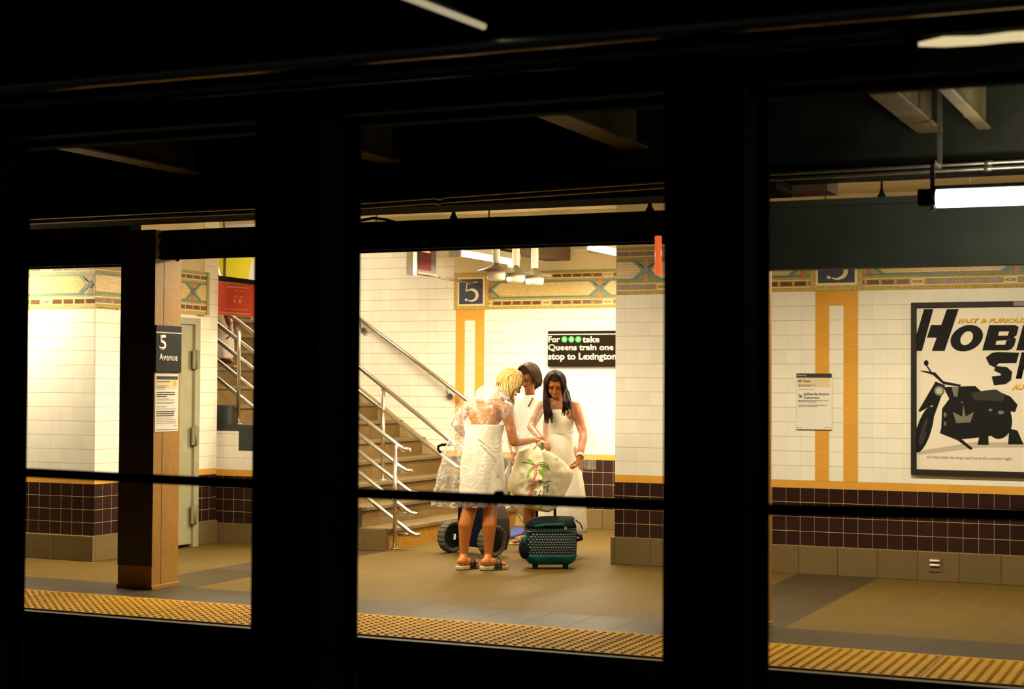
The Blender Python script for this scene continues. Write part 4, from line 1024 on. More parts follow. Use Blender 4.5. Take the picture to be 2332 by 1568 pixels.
for g, dv in feet:
    sd = dv.cross(UP); b = MB()
    prof = [(-.035, .030), (-.025, .040), (.03, .041), (.09, .042), (.15, .045), (.195, .038), (.222, .020)]
    lp = [g+dv*a+sd*w_ for a, w_ in prof]+[g+dv*a-sd*w_ for a, w_ in prof[::-1]]
    b.prism([p+UP*.003 for p in lp], (0, 0, .030)); so = b.build('sandal', SOLE, tb, .006)
    b = MB()
    for k_ in (.06, .10):
        b.tube([g+dv*(k_+.03)+sd*.045+UP*.012, g+dv*(k_+.03)+sd*.042+UP*.05, g+dv*(k_+.04)+sd*.018+UP*.09-dv*0, g+dv*(k_+.04)-sd*.018+UP*.09, g+dv*(k_+.03)-sd*.042+UP*.05, g+dv*(k_+.03)-sd*.045+UP*.012], .008, n=8)
    b.prism([g+dv*.055-sd*.046+UP*.01, g+dv*.13-sd*.046+UP*.01, g+dv*.105-sd*.040+UP*.06, g+dv*.085-sd*.040+UP*.06], sd*.003)
    b.prism([g+dv*.055+sd*.046+UP*.01, g+dv*.13+sd*.046+UP*.01, g+dv*.105+sd*.040+UP*.06, g+dv*.085+sd*.040+UP*.06], -sd*.003)
    b.build('sandal_strap', BLK, so)

# ---- dark long-haired woman facing the camera
Yd = 13.2
q = lambda x, y, d=0: at(x, y, Yd+d)
gd = at(1284, 1000, Yd); gd.z = 0
td = empty('person', gd); tag(td, 'person with long dark hair, white dress and clear poncho, holding the bag corner', 'person')
SK2 = skin('warm_tan_skin', (.40, .125, .02))
F = Flesh()
for s_, dd in ((-1, 0), (1, 0)):
    a = gd+RH*s_*.075
    F.chain([(a+UP*.86, .085), (a+UP*.50, .058), (a+UP*.34, .054), (a+UP*.09, .035)]); F.seg(a+UP*.045, .034, a+UP*.04-AW*.14, .028)
    for i in range(5): F.seg(a+UP*.032-AW*.14+RH*(i-2)*.014, .011, a+UP*.026-AW*(.19-abs(i-1)*.008)+RH*(i-2)*.015, .008, 8)
F.ell(q(1281, 1040), (.16, .12, .14), RH, UP)
F.chain([(q(1281, 1035), .12), (q(1280, 993), .10), (q(1278, 955), .11)])
F.ell(q(1277, 945, .0), (.14, .09, .11), RH, UP); F.ell(q(1274, 922, .02), (.15, .06, .055), RH, UP)
for s_ in (-1, 1): F.ell(q(1277+s_*13, 948, -.07), (.052, .05, .055), RH, UP)
F.chain([(q(1273, 920, .02), .055), (q(1269, 903, .0), .047), (q(1265, 885, -.02), .046)])
hd = q(1264, 874, -.06)
frd = head(F, hd, -AW*.80-UP*.52-RH*.06, UP*.85-AW*.5, 1.0)
s1, e1, w1 = q(1234, 922, .02), q(1209, 972, -.12), q(1232, 1000, -.42)
F.chain([(q(1256, 920, .02), .055), (s1, .047), (s1.lerp(e1, .5), .042), (e1, .036), (w1, .026)]); hand(F, w1, RH*.6-UP*.5-AW*.5, -UP, .7, .95)
s2, e2, w2 = q(1309, 924, .02), q(1329, 990, -.10), q(1321, 1038, -.30)
F.chain([(q(1292, 920, .02), .055), (s2, .048), (s2.lerp(e2, .5), .045), (e2, .037), (e2.lerp(w2, .3), .037), (w2, .025)])
hand(F, w2, -UP*.9-RH*.35-AW*.3, -RH-AW*.2, .75, 1.0, -1)
F.build('body', SK2, td, .0062)
face_parts(td, hd, frd, 1.0)
HD = hair_mat('dark_brown_hair', (.008, .004, .002), (.030, .015, .008))
def endD(ph, i):
    sgn = math.sin(ph); dirv = frd[0]*math.cos(ph)+frd[2]*math.sin(ph); lat = dirv.dot(RH)
    if lat < 0: x = random.uniform(1240, 1260); y = random.uniform(938, 964)
    else: x = random.uniform(1278, 1302); y = random.uniform(915, 946)
    return at(x, y, hd.y+(-.19 if dirv.dot(AW) < .3 else .10)+random.uniform(-.02, .02))
hair('hair', td, hd, frd, HD, 330, .1, .78, rad=.0055, outf=1.06, seed=11, endf=endD)
cloth('dress', td, WDRESS, Yd, [(932, 1256, 1300, .105, -.01), (940, 1250, 1306, .12, -.02), (955, 1249, 1308, .135, -.02), (972, 1249, 1306, .12, -.01), (984, 1249, 1305, .115, 0), (990, 1249, 1306, .115, 0), (1010, 1245, 1309, .125, 0), (1045, 1238, 1317, .155, 0), (1100, 1230, 1328, .18, 0), (1160, 1225, 1334, .20, 0), (1211, 1222, 1337, .21, 0)], fold=.03, fk=9, seed=1, crumple=.003)
b = MB(); b.tube([q(1249+i*7, 985+(0 if 0 < i < 8 else 0), -.128*math.sqrt(max(.03, 1-((i-4)/4.3)**2))) for i in range(9)], .006, n=8); b.build('dress_belt', mat('belt_cream_dark', (.62, .52, .33), .7), td)
cloth('raincoat', td, PLB, Yd, [(905, 1246, 1298, .06, .03), (912, 1228, 1316, .08, .03), (925, 1216, 1328, .11, .03), (955, 1207, 1341, .15, .01), (995, 1204, 1352, .2, -.03), (1035, 1212, 1357, .21, -.03), (1068, 1220, 1352, .21, -.03)], n=100, fold=.04, fk=7, seed=9, crumple=.014, thick=0, foldpow=.8)
sleeve('raincoat_sleeve', td, PLS, [s2+UP*.02, e2, w2+UP*.02], [.066, .058, .046], seed=4, crumple=.010)
sleeve('raincoat_sleeve', td, PLS, [s1+UP*.02, e1, w1], [.066, .058, .048], seed=5, crumple=.010)
BRC = mat('white_bracelet', (.85, .8, .7), .25, .3)
dv = (w2-e2).normalized(); a_ = dv.orthogonal().normalized(); c_ = dv.cross(a_)
for i in range(3):
    b = MB(); o_ = w2+dv*(-.012+.012*i); b.tube([o_+(a_*math.cos(t)+c_*math.sin(t))*.033 for t in [2*PI*j/20 for j in range(21)]], .004, n=6, cap=False); b.build('bracelet', BRC, td)
b = MB(); b.ball(w2+(-UP*.9-RH*.35-AW*.3).normalized()*.095-AW*.012, .009, n=10); b.build('ring', BRC, td)
b = MB()
for s_ in (-1, 1):
    a = gd+RH*s_*.075; b.prism([a+RH*x*.045+UP*.002-AW*y for x, y in ((-.8, -.04), (.8, -.04), (1, .1), (.9, .2), (-.9, .2), (-1, .1))], (0, 0, .014))
    b.build('sandal', SOLE, td); b = MB()
b.bm.free()

# ---- third woman behind them, short dark hair, white top
Yt = 13.62
q = lambda x, y, d=0: at(x, y, Yt+d)
gt = at(1212, 1000, Yt); gt.z = 0
tt_ = empty('person', gt); tag(tt_, 'person with a dark bob and white sleeveless top standing behind, head bent to the blonde', 'person')
SK3 = skin('brown_skin', (.30, .10, .03))
F = Flesh()
fg = ground(1203, 1238); fg.z = 0; fdir = (-RH*.75-AW*.45).normalized()
F.chain([(q(1205, 1060), .085), (at(1205, 1158, fg.y-.04), .056), (at(1203, 1195, fg.y), .052), (fg+UP*.09, .034)])
F.seg(fg+UP*.06, .034, fg+UP*.05+fdir*.12, .027); F.seg(fg+UP*.045, .032, fg+UP*.04+fdir*.08, .03)
sd = fdir.cross(UP)
for i in range(5): F.seg(fg+UP*.038+fdir*.12+sd*(i-2)*.013, .011, fg+UP*.030+fdir*(.18-i*.006)+sd*(i-2)*.015, .009, 8)
g2 = ground(1236, 1240); g2.z = 0
F.chain([(q(1225, 1060), .085), (at(1228, 1158, g2.y-.04), .056), (at(1232, 1195, g2.y), .052), (g2+UP*.09, .034)]); F.seg(g2+UP*.05, .034, g2+UP*.04-AW*.16, .027)
for i in range(5): F.seg(g2+UP*.034-AW*.14+RH*(i-2)*.014, .011, g2+UP*.028-AW*.19+RH*(i-2)*.015, .008, 8)
F.ell(q(1212, 1045), (.15, .115, .14), RH, UP)
F.chain([(q(1212, 1040), .115), (q(1210, 990), .10), (q(1208, 950), .11)]); F.ell(q(1208, 935), (.14, .09, .10), RH, UP); F.ell(q(1208, 912, .02), (.15, .055, .05), RH, UP)
F.chain([(q(1208, 912, .02), .055), (q(1207, 895, -.02), .046), (q(1205, 876, -.06), .046)])
ht = q(1203, 856, -.10)
frt = head(F, ht, -RH*.42-UP*.55-AW*.62, UP*.85-AW*.4-RH*.2, 1.0)
a1, a2, a3 = q(1176, 916, .02), q(1162, 985, -.02), q(1170, 1032, -.35)
F.chain([(q(1192, 912, .02), .05), (a1, .044), (a2, .036), (a3, .025)]); hand(F, a3, -UP*.7-RH*.2-AW*.3, RH, 1.0, .95)
a1, a2, a3 = q(1240, 914, .02), q(1246, 990, .02), q(1240, 1050, -.1)
F.chain([(q(1226, 912, .02), .05), (a1, .044), (a2, .036), (a3, .025)]); hand(F, a3, -UP, -AW, .5, .95)
F.build('body', SK3, tt_, .0065)
face_parts(tt_, ht, frt, 1.0)
HT = hair_mat('brown_bob_hair', (.012, .006, .003), (.055, .026, .012))
def endT(ph, i):
    dirv = frt[0]*math.cos(ph)+frt[2]*math.sin(ph)
    return ht+dirv*random.uniform(.085, .11)-frt[1]*random.uniform(.035, .07)-UP*.035
hair('hair', tt_, ht, frt, HT, 300, .07, .95, rad=.0052, outf=1.16, seed=21, endf=endT, crown=(0, .125))
cloth('dress', tt_, WTOP, Yt, [(899, 1190, 1236, .075, .0), (904, 1180, 1243, .095, .0), (915, 1172, 1248, .105, 0), (945, 1170, 1246, .125, 0), (985, 1174, 1242, .12, 0), (1040, 1168, 1252, .16, 0), (1100, 1165, 1256, .18, 0), (1152, 1162, 1260, .19, 0)], fold=.03, fk=8, seed=3, crumple=.004)
b = MB(); b.tube([q(1203, 926, -.14), q(1214, 905, -.125)], .008, n=8); b.build('skin_gap', mat('brown_skin_gap', (.15, .07, .03), .5), tt_)  # brown tube standing in for a gap of bare skin
for g, dv in ((fg, fdir), (g2, -AW)):
    sd = dv.cross(UP); b = MB(); prof = [(-.035, .028), (-.02, .036), (.08, .038), (.15, .042), (.20, .03)]
    lp = [g+dv*a+sd*w_ for a, w_ in prof]+[g+dv*a-sd*w_ for a, w_ in prof[::-1]]
    b.prism([p+UP*.002 for p in lp], (0, 0, .016)); so = b.build('sandal', SOLE, tt_, .004)
    b = MB(); b.tube([g+dv*.11+sd*.04+UP*.012, g+dv*.11+sd*.025+UP*.066, g+dv*.11-sd*.025+UP*.066, g+dv*.11-sd*.04+UP*.012], .007, n=8); b.build('sandal_strap', SOLE, so)

# ---- person on the stairs, only the lower body in view
zs = .185*9; gs = Vector((-9.46, 13.9, zs))
ts = empty('person', gs); tag(ts, 'person in white trousers climbing the stairs, cut off by the tiled wall and red sign', 'person')
q = lambda x, y, d=0: at(x, y, 13.9+d)
SK4 = skin('deep_brown_skin', (.22, .085, .045)); F = Flesh()
an = q(509, 806); F.chain([(q(486, 640), .09), (q(500, 730), .062), (q(506, 770), .055), (an, .036), (q(508, 819), .036)]); F.seg(q(506, 820), .034, q(526, 822, -.02), .028)
for i in range(5): F.seg(q(524, 822, -.04+i*.015), .011, q(532, 824, -.04+i*.016), .008, 8)
F.chain([(q(478, 640, .1), .09), (q(455, 740, .12), .06), (q(430, 800, .12), .036)])
F.chain([(q(470, 640), .14), (q(455, 600), .12), (q(440, 560), .13), (q(430, 520), .12)]); F.ell(q(430, 520), (.19, .1, .08), RH, UP); F.chain([(q(430, 510), .05), (q(426, 490), .05)])
fs = head(F, q(422, 470), -RH, UP, 1)
F.chain([(q(462, 525, -.02), .05), (q(498, 660, -.12), .042), (q(522, 736, -.16), .028)]); hand(F, q(523, 738, -.16), -UP+RH*.1, -RH, .6, 1.05)
F.build('body', SK4, ts, .008)
cloth('trousers', ts, mat('white_cotton', (.72, .62, .52), .7, var=.06), 13.9, [(640, 455, 516, .13, 0), (700, 468, 524, .10, 0), (735, 474, 529, .095, 0), (770, 478, 531, .09, 0), (800, 483, 532, .085, 0), (816, 488, 528, .08, 0)], fold=.05, fk=5, seed=2, crumple=.01)
cloth('trousers', ts, mat('white_cotton_far', (.72, .62, .52), .7), 14.02, [(640, 450, 500, .12, 0), (740, 432, 478, .09, 0), (795, 412, 450, .08, 0)], fold=.04, fk=5, seed=3)
cloth('shirt', ts, mat('white_shirt', (.74, .68, .58), .7), 13.9, [(508, 405, 455, .08, 0), (520, 384, 476, .12, 0), (560, 390, 484, .14, 0), (640, 420, 506, .15, 0), (660, 430, 510, .15, 0)], fold=.03, fk=6, seed=5)
hair('hair', ts, q(422, 470), fs, HD, 70, .03, .9, rad=.009, seed=5)
b = MB(); g = q(512, 828); g.z = zs+.002
b.prism([g+Vector((x, y, 0)) for x, y in ((-.06, -.05), (.15, -.06), (.18, -.01), (.14, .05), (-.06, .045))], (0, 0, .016)); b.build('sandal', SOLE, ts, .004)
# ------------------------------------------------------------------ tote bag held between the women
YB0 = 12.32
def YBf(x): return YB0+.42*max(0, min(1, (x-1235)/68))
BAGM = mat('cream_canvas', (.82, .74, .50), .7, bump=.25, bscale=35, var=.06, vscale=12)
t = empty('tote_bag', at(1230, 1100, YB0)); tag(t, 'cream tote bag with a green palm tree and out of office writing', 'bag')
OUT = [(1180, 1024), (1206, 1020), (1236, 1020), (1262, 1034), (1284, 1050), (1306, 1075), (1303, 1092), (1294, 1112), (1288, 1124), (1279, 1140), (1268, 1158), (1250, 1166), (1225, 1163), (1200, 1155), (1180, 1134), (1158, 1118), (1155, 1096), (1166, 1070), (1172, 1045)]
CX, CY = 1229, 1094
def brad(th):
    n = len(OUT); best = 1e9
    dx, dy = math.cos(th), math.sin(th)
    for i in range(n):
        x0, y0 = OUT[i][0]-CX, OUT[i][1]-CY; x1, y1 = OUT[(i+1) % n][0]-CX, OUT[(i+1) % n][1]-CY
        ex, ey = x1-x0, y1-y0; den = dx*ey-dy*ex
        if abs(den) < 1e-9: continue
        r = (x0*ey-y0*ex)/den; u_ = (x0*dy-y0*dx)/den
        if r > 0 and -1e-6 <= u_ <= 1+1e-6: best = min(best, r)
    return best
def bdep(x, y):
    r = math.hypot(x-CX, y-CY); R = brad(math.atan2(y-CY, x-CX)); s_ = min(1, r/R)
    cr = noise.noise(Vector((x*.035, y*.022, 0)))*.05+noise.noise(Vector((x*.09, y*.06, 3)))*.02+noise.noise(Vector((x*.02+y*.03, y*.004, 7)))*.03
    return (.085+cr)*math.sqrt(max(0, 1-s_**2.6))
b = MB(); NA, NR = 96, 22; fr_, bk_ = [], []
for j in range(NR+1):
    s_ = j/NR; F_, B_ = [], []
    for i in range(NA):
        th = 2*PI*i/NA; R = brad(th)*(1+.015*noise.noise(Vector((math.cos(th)*3, math.sin(th)*3, 1)))); x, y = CX+R*s_*math.cos(th), CY+R*s_*math.sin(th)
        d = bdep(x, y) if j < NR else .004
        F_.append(b.bm.verts.new(at(x, y, YBf(x)-d))); B_.append(b.bm.verts.new(at(x, y, YBf(x)+d*.8)))
    fr_.append(F_); bk_.append(B_)
for j in range(NR):
    for i in range(NA):
        k = (i+1) % NA
        for q_ in ((fr_[j][i], fr_[j+1][i], fr_[j+1][k], fr_[j][k]), (bk_[j][i], bk_[j][k], bk_[j+1][k], bk_[j+1][i])):
            f = b.bm.faces.new(q_); f.smooth = True
for i in range(NA): b.bm.faces.new((fr_[NR][i], bk_[NR][i], bk_[NR][(i+1) % NA], fr_[NR][(i+1) % NA]))
bmesh.ops.remove_doubles(b.bm, verts=b.bm.verts, dist=.0004)
b.build('bag_body', BAGM, t)
YB = YB0
def S(x, y, o=.003): return at(x, y, YBf(x)-bdep(x, y)-o)
def Cc(cx_, cy_): return (1140+cx_/6.535, 960+cy_/6.535)
def decal(polys, m_, name, o=.003):
    b = MB()
    for P in polys:
        P = [Cc(*p) for p in P]; n = len(P); c = (sum(p[0] for p in P)/n, sum(p[1] for p in P)/n)
        cv = b.bm.verts.new(S(*c, o)); vs = [b.bm.verts.new(S(*p, o)) for p in P]
        md = [b.bm.verts.new(S((p[0]+c[0])/2, (p[1]+c[1])/2, o)) for p in P]
        for i in range(n):
            k = (i+1) % n; b.bm.faces.new((vs[i], vs[k], md[k], md[i])); b.bm.faces.new((md[i], md[k], cv))
    ob = b.build(name, m_, t); s_ = ob.modifiers.new('t', 'SOLIDIFY'); s_.thickness = .0015; return ob
def stroke(P, r, m_, name, o=.0035, sm=3):
    P = [Cc(*p) for p in P]; Q = []
    for j in range(len(P)-1):
        p0 = P[max(j-1, 0)]; p1 = P[j]; p2 = P[j+1]; p3 = P[min(j+2, len(P)-1)]
        for u_ in range(sm):
            tt = u_/sm; Q.append(tuple(.5*((2*p1[i])+(p2[i]-p0[i])*tt+(2*p0[i]-5*p1[i]+4*p2[i]-p3[i])*tt*tt+(3*p1[i]-p0[i]-3*p2[i]+p3[i])*tt**3) for i in (0, 1)))
    Q.append(P[-1]); b = MB(); b.tube([S(x, y, o) for x, y in Q], r, n=6); return b.build(name, m_, t)
GL = mat('palm_green', (.36, .60, .05), .6); GD = mat('palm_outline', (.10, .16, .02), .6); PKT = mat('palm_trunk_pink', (.80, .30, .20), .6); CO = mat('coconut_salmon', (.72, .27, .16), .6); TXT = mat('bag_lettering_black', (.03, .025, .01), .6)
fronds = [[(500, 628), (450, 600), (400, 592), (350, 594), (312, 606), (350, 612), (400, 616), (450, 632), (490, 640)], [(495, 622), (470, 580), (430, 555), (385, 548), (410, 575), (450, 605)],
          [(545, 625), (580, 600), (640, 600), (690, 620), (722, 660), (742, 730), (700, 690), (650, 670), (600, 660), (555, 645)], [(495, 665), (450, 680), (410, 720), (390, 780), (398, 838), (430, 800), (450, 740), (490, 690)],
          [(555, 690), (600, 720), (640, 760), (655, 820), (630, 858), (600, 800), (565, 740)]]
for P in fronds: decal([P], GL, 'palm_frond')
for P in ([(500, 634), (420, 606), (320, 606)], [(490, 620), (440, 575), (395, 552)], [(550, 635), (640, 632), (700, 670), (738, 726)], [(492, 672), (430, 740), (400, 830)], [(560, 695), (610, 770), (630, 850)], [(545, 622), (620, 598), (690, 618), (724, 665)]):
    stroke(P, .0016, GD, 'palm_outline', .0055)
decal([[(505, 730), (540, 735), (500, 900), (470, 1000), (440, 1110), (400, 1105), (440, 990), (470, 880)]], PKT, 'palm_trunk', .007)
for i in range(9): stroke([(503-i*10, 770+i*38), (522-i*10, 764+i*38)], .0018, CO, 'trunk_mark', .0095, 2)
for cx_, cy_, r in ((518, 655, 28), (522, 705, 24), (548, 640, 14)): decal([[(cx_+r*math.cos(a), cy_+r*math.sin(a)) for a in [PI*i/6 for i in range(12)]]], CO, 'coconut', .006)
decal([[(805, 545), (835, 530), (862, 548), (850, 570), (820, 566)]], GL, 'green_mark')
W_ = .0021
for P in ([(590, 862), (562, 872), (560, 900), (585, 905), (602, 885), (588, 862), (612, 880), (640, 888)], [(640, 888), (650, 915), (668, 912), (680, 890), (684, 920)], [(722, 852), (706, 900), (696, 945), (712, 962), (745, 935)], [(668, 888), (720, 882), (760, 880)],       # out
          [(662, 958), (640, 968), (642, 988), (664, 984), (668, 962), (680, 975)], [(718, 945), (700, 960), (692, 1000), (700, 1050), (710, 1010), (688, 985), (720, 975)],      # of
          [(512, 1022), (484, 1035), (488, 1062), (515, 1060), (524, 1035), (548, 1045)], [(606, 1015), (585, 1040), (570, 1090), (552, 1150), (550, 1175), (565, 1130), (560, 1095), (600, 1085)],
          [(662, 1032), (640, 1050), (622, 1100), (612, 1165), (622, 1180), (632, 1130), (620, 1100), (655, 1098)], [(668, 1090), (660, 1125), (680, 1130)], [(678, 1068), (682, 1070)], [(745, 1098), (715, 1100), (700, 1130), (725, 1145), (750, 1130)], [(760, 1140), (785, 1120), (775, 1105), (758, 1125), (765, 1150), (790, 1145)]):
    stroke(P, W_, TXT, 'lettering')
b = MB(); b.tube([at(1215, 1022, YB-.02), at(1226, 1010, YB-.05), at(1236, 1004, YB-.06), at(1240, 1012, YB-.04), at(1246, 1026, YB-.02)], .008, n=8); b.build('bag_handle', BAGM, t)
b = MB(); b.prism([at(1231, 1010, YB-.08), at(1239, 1008, YB-.08), at(1238, 1024, YB-.085), at(1231, 1024, YB-.085)], (0, .004, 0)); b.build('green_tab', mat('green_tab', (.08, .12, .03), .6), t)

# ------------------------------------------------------------------ teal dotted wheeled bag
def dots():
    m = bpy.data.materials.new('black_white_dash_weave'); m.use_nodes = True; nt = m.node_tree; b = nt.nodes['Principled BSDF']; L = nt.links; N = nt.nodes.new
    tc = N('ShaderNodeTexCoord'); s = N('ShaderNodeSeparateXYZ'); L.new(tc.outputs['Object'], s.inputs[0])
    def M(op, a, c=None):
        n = N('ShaderNodeMath'); n.operation = op
        for i, v in enumerate((a, c)):
            if v is None: continue
            if isinstance(v, (int, float)): n.inputs[i].default_value = v
            else: L.new(v, n.inputs[i])
        return n.outputs[0]
    v = M('DIVIDE', s.outputs['Z'], .0215); rv = M('FLOOR', v); fv = M('ABSOLUTE', M('SUBTRACT', M('SUBTRACT', v, rv), .5))
    u_ = M('ADD', M('DIVIDE', M('ADD', s.outputs['X'], M('MULTIPLY', s.outputs['Y'], 1.0)), .0215), M('MULTIPLY', M('MODULO', rv, 2), .5)); fu = M('ABSOLUTE', M('SUBTRACT', M('FRACT', u_), .5))
    k = M('MULTIPLY', M('LESS_THAN', fu, .20), M('LESS_THAN', fv, .14))
    mx = N('ShaderNodeMix'); mx.data_type = 'RGBA'; L.new(k, mx.inputs[0]); mx.inputs[6].default_value = (.006, .016, .018, 1); mx.inputs[7].default_value = (.50, .62, .58, 1); L.new(mx.outputs[2], b.inputs['Base Color'])
    b.inputs['Roughness'].default_value = .7; return m
DOT = dots(); TEALF = mat('teal_fabric', (.004, .085, .07), .7, spec=.2, bump=.2, bscale=60, var=.15); BKF = mat('black_fabric', (.006, .010, .011), .75, spec=.12); GOLDT = mat('gold_tag', (.75, .5, .2), .3, .8)
g = ground(1254, 1296); g.z = 0; g += AW*.10
t = empty('wheeled_bag', g, YAW+.06); tag(t, 'teal and black dotted rolling bag with its handle pulled up', 'luggage')
def local(o): o.parent = t; o.matrix_parent_inverse = Matrix(); return o
def soft(name, m_, levels, n=64, pw=4, seed=0, cap0=True, cap1=True, wob=.004):
    b = MB(); rows = []
    for (z, a, d, ox) in levels:
        row = []
        for k in range(n):
            th = 2*PI*k/n; c, s_ = math.cos(th), math.sin(th)
            r = (abs(c)**pw+abs(s_)**pw)**(-1/pw); p = Vector((c*r*a+ox, s_*r*d, z)); p += Vector((c, s_, 0))*noise.noise(p*9+Vector((seed, 0, 0)))*wob*2
            row.append(b.bm.verts.new(p))
        rows.append(row)
    for i in range(len(rows)-1):
        for k in range(n): f = b.bm.faces.new((rows[i][k], rows[i][(k+1) % n], rows[i+1][(k+1) % n], rows[i+1][k])); f.smooth = True
    if cap0: b.bm.faces.new(rows[0][::-1])
    if cap1: b.bm.faces.new(rows[-1])
    return local(b.build(name, m_))
SCB = .97
soft('bag_body', DOT, [(.085, .205, .115, 0), (.12, .213, .125, 0), (.2, .219, .135, 0), (.28, .216, .135, 0), (.34, .208, .13, 0), (.375, .198, .12, 0)])
soft('bag_base', TEALF, [(.038, .165, .09, .0), (.045, .180, .10, 0), (.07, .202, .116, 0), (.10, .215, .127, 0), (.118, .2165, .1285, 0)], cap1=True, seed=0)
soft('bag_top', BKF, [(.335, .2115, .133, 0), (.37, .203, .125, 0), (.395, .19, .105, 0), (.415, .165, .075, .03), (.425, .12, .045, .05)], seed=0)
def lt(name, pts, r, m_, **k): b = MB(); b.tube(pts, r, **k); return local(b.build(name, m_))
lt('zipper_band', [(-.14, -.131, .352), (-.05, -.140, .366), (.05, -.140, .368), (.10, -.137, .366)], .012, TEALF)
lt('pocket_seam', [(-.19, -.12, .305), (-.1, -.139, .312), (.1, -.139, .314), (.19, -.12, .305)], .006, TEALF)
for x in (-.105, .045): lt('handle_tube', [(x, .10, .34), (x, .13, .60)], .0115, BKF)
lt('handle_grip', [(-.115, .13, .60), (-.03, .13, .606), (.055, .13, .60)], .016, BKF)
for x in (-.13, .12):
    b = MB(); b.lathe((x, .0, .034), [(.02, -.018), (.034, -.014), (.034, .014), (.02, .018)], axis='x', n=20); b.box(x-.03, x+.03, -.03, .05, .035, .055); local(b.build('wheel', BKF))
    b = MB(); b.box(x-.022, x+.022, -.085, -.055, 0.0, .045); local(b.build('foot', BKF, bevel=.004))
lt('side_strap', [(.20, -.06, .40), (.235, -.09, .375), (.255, -.10, .33)], .005, BKF)
lt('side_handle', [(.205, -.07, .28), (.245, -.09, .27), (.25, -.09, .25), (.21, -.07, .235)], .014, BKF)
lt('side_handle', [(-.205, -.06, .27), (-.225, -.10, .24), (-.215, -.10, .20)], .018, TEALF)
b = MB(); b.ball((-.215, -.05, .165), (.05, .07, .085), None, 18); local(b.build('side_pocket', BKF))
b = MB(); b.prism([(.095, -.142, .330), (.118, -.142, .322), (.122, -.142, .345), (.105, -.142, .357)], (0, -.006, 0)); local(b.build('luggage_tag', GOLDT))

# ------------------------------------------------------------------ navy beach cart with big wheels
TIRE = mat('grey_rubber', (.085, .075, .055), .8, bump=.3, bscale=60); HUB = mat('black_plastic', (.010, .012, .014), .6, spec=.2); NAVYF = mat('navy_fabric', (.004, .006, .016), .85, spec=.08, bump=.1, bscale=60); LAV = mat('grey_lavender_fabric', (.30, .27, .30), .7)
gl_, gr_ = ground(1028, 1257), ground(1120, 1268); gl_.z = gr_.z = 0
ax = (gr_-gl_).normalized(); back = ax.cross(UP)
if back.dot(AW) < 0: back = -back
t = empty('beach_cart', (gl_+gr_)/2); tag(t, 'navy beach cart with two big grey tyres behind the blonde person', 'cart')
Rw = .142
for g in (gl_, gr_):
    c = g+UP*Rw; b = MB(); n = 40; rows = []
    prof = [(.66, .020), (.80, .042), (.93, .046), (1.0, .036), (1.0, -.036), (.93, -.046), (.80, -.042), (.66, -.020)]
    for k in range(n*2):
        a = PI*k/n; d = back*math.cos(a)+UP*math.sin(a)
        rows.append([b.bm.verts.new(c+d*Rw*(r-(.035 if (k % 4 < 2 and r > .9) else 0))+ax*w_) for r, w_ in prof])
    for k in range(n*2):
        for i in range(len(prof)): b.bm.faces.new((rows[k][i], rows[k][(i+1) % 8], rows[(k+1) % (n*2)][(i+1) % 8], rows[(k+1) % (n*2)][i]))
    w_ = b.build('wheel', TIRE, t)
    b = MB(); b.tube([c-ax*.030, c-ax*.012, c+ax*.012, c+ax*.030], 0, n=32, radii=[Rw*.66, Rw*.68, Rw*.68, Rw*.66]); b.tube([c-ax*.05, c+ax*.05], .026, n=20); b.build('hub', HUB, w_)
b = MB(); b.tube([gl_+UP*Rw, gr_+UP*Rw], .012); b.build('axle', HUB, t)
cc = (gl_+gr_)/2
b = MB()
def cbox(mb, a0, a1, z0, z1, d0, d1, sk=0): mb.prism([cc+ax*a0+UP*z0+back*d0, cc+ax*a1+UP*z0+back*d0, cc+ax*a1+UP*z0+back*d1, cc+ax*a0+UP*z0+back*d1], UP*(z1-z0)+back*sk)
cbox(b, -.17, .17, .07, .44, -.02, .14); b.build('cart_body', NAVYF, t, .015)
b = MB(); P = [(.17, .05), (.27, .05), (.30, .18), (.29, .33), (.25, .45), (.17, .46)]
b.prism([cc+ax*a+UP*z-back*.02+back*(a-.17)*.6 for a, z in P], back*.14); b.build('side_panel', mat('dark_brown_fabric', (.03, .02, .018), .6), t, .01)
for a in (-.15, .15):
    b = MB(); b.tube([cc+ax*a+UP*.1+back*.15, cc+ax*(a*1.0)+UP*.5+back*.15, cc+ax*(a*1.05)+UP*.93+back*.10], .011); b.build('frame_tube', LAV, t)
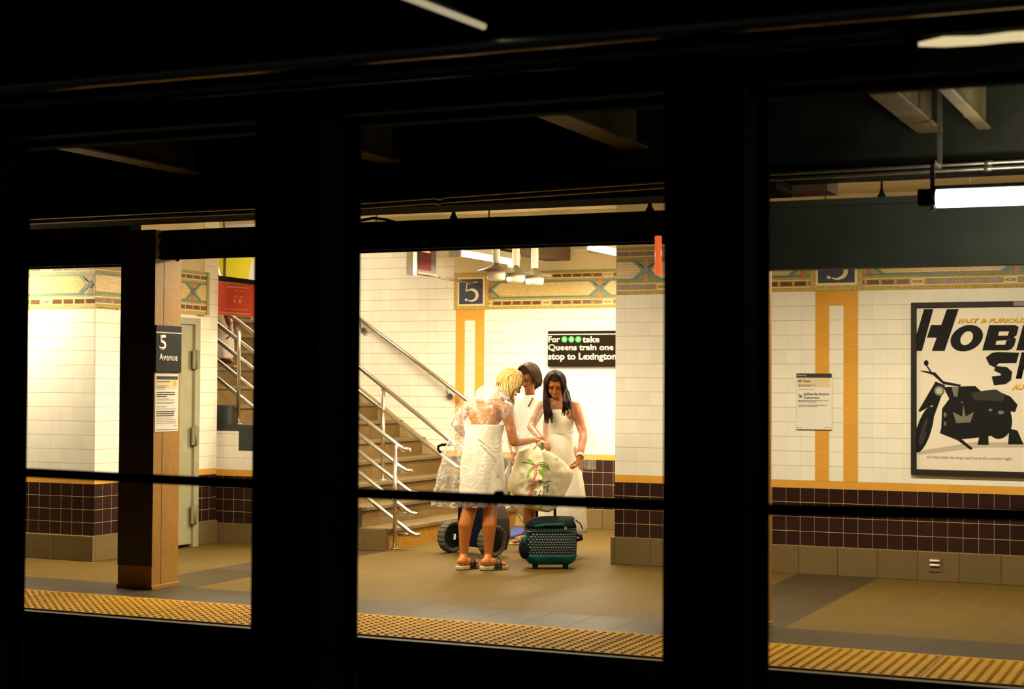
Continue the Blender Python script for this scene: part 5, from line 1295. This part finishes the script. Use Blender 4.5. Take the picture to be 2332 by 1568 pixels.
b = MB(); cbox(b, -.16, -.06, .44, .80, .06, .13); b.build('folded_fabric', LAV, t, .02)
b = MB(); cbox(b, .10, .17, .44, .86, .06, .12); b.build('folded_fabric', LAV, t, .02)
hY = cc.y+.1
hl = at(1003, 1030, hY)
b = MB(); b.tube([at(1004, 1030, hY), at(998, 1024, hY), at(998, 1016, hY), at(1006, 1012, hY), at(1024, 1012, hY)], .0125, n=10); b.build('handle_grip', BKF, t)
b = MB(); b.tube([at(1024, 1012, hY), at(1044, 1012, hY), cc+ax*-.157+UP*.93+back*.10], .009, n=10); b.tube([cc+ax*-.157+UP*.93+back*.10, cc+ax*.157+UP*.93+back*.10], .010); b.build('handle_bar', mat('pinkish_tube', (.5, .38, .38), .4), t)
b = MB(); b.box(0, .001, 0, .001, 0, .001); b.bm.free()
tg = gl_+UP*.12+ax*.06-back*.03
b = MB(); b.prism([tg, tg+RH*.02, tg+RH*.022+UP*.05, tg+RH*.006+UP*.052], AW*.004); b.build('white_tag', WHITE_P, t)

# folding chair leaning behind the cart: white tubes, blue cloth near the floor
t = empty('folding_chair', ground(1180, 1225)); tag(t, 'folded beach chair with thin white tubes and blue cloth beside the cart', 'chair')
BLU = mat('blue_cloth', (.03, .045, .20), .7); WT = mat('white_tube', (.75, .68, .55), .4)
Yc_ = 13.95
def T(name, P, r, m_): b = MB(); b.tube([at(x, y, Y) for x, y, Y in P], r, n=10); return b.build(name, m_, t)
T('frame_tube', [(1141, 1160, 13.55), (1168, 1153, 13.6)], .009, WT)
T('frame_tube', [(1168, 1153, 13.6), (1200, 1206, 13.75), (1204, 1214, 13.78)], .006, WT)
T('frame_tube', [(1157, 1062, 13.3), (1146, 1088, 13.3), (1140, 1162, 13.5)], .009, WT)
T('frame_tube', [(1160, 1056, 13.32), (1150, 1080, 13.32), (1145, 1094, 13.32)], .011, BKF)
b = MB(); p = [ground(x, y) for x, y in ((1158, 1229), (1186, 1222), (1204, 1208), (1166, 1207))]
b.prism([v+UP*.002 for v in p], (0, 0, .035)); b.build('seat_cloth', BLU, t, .01)
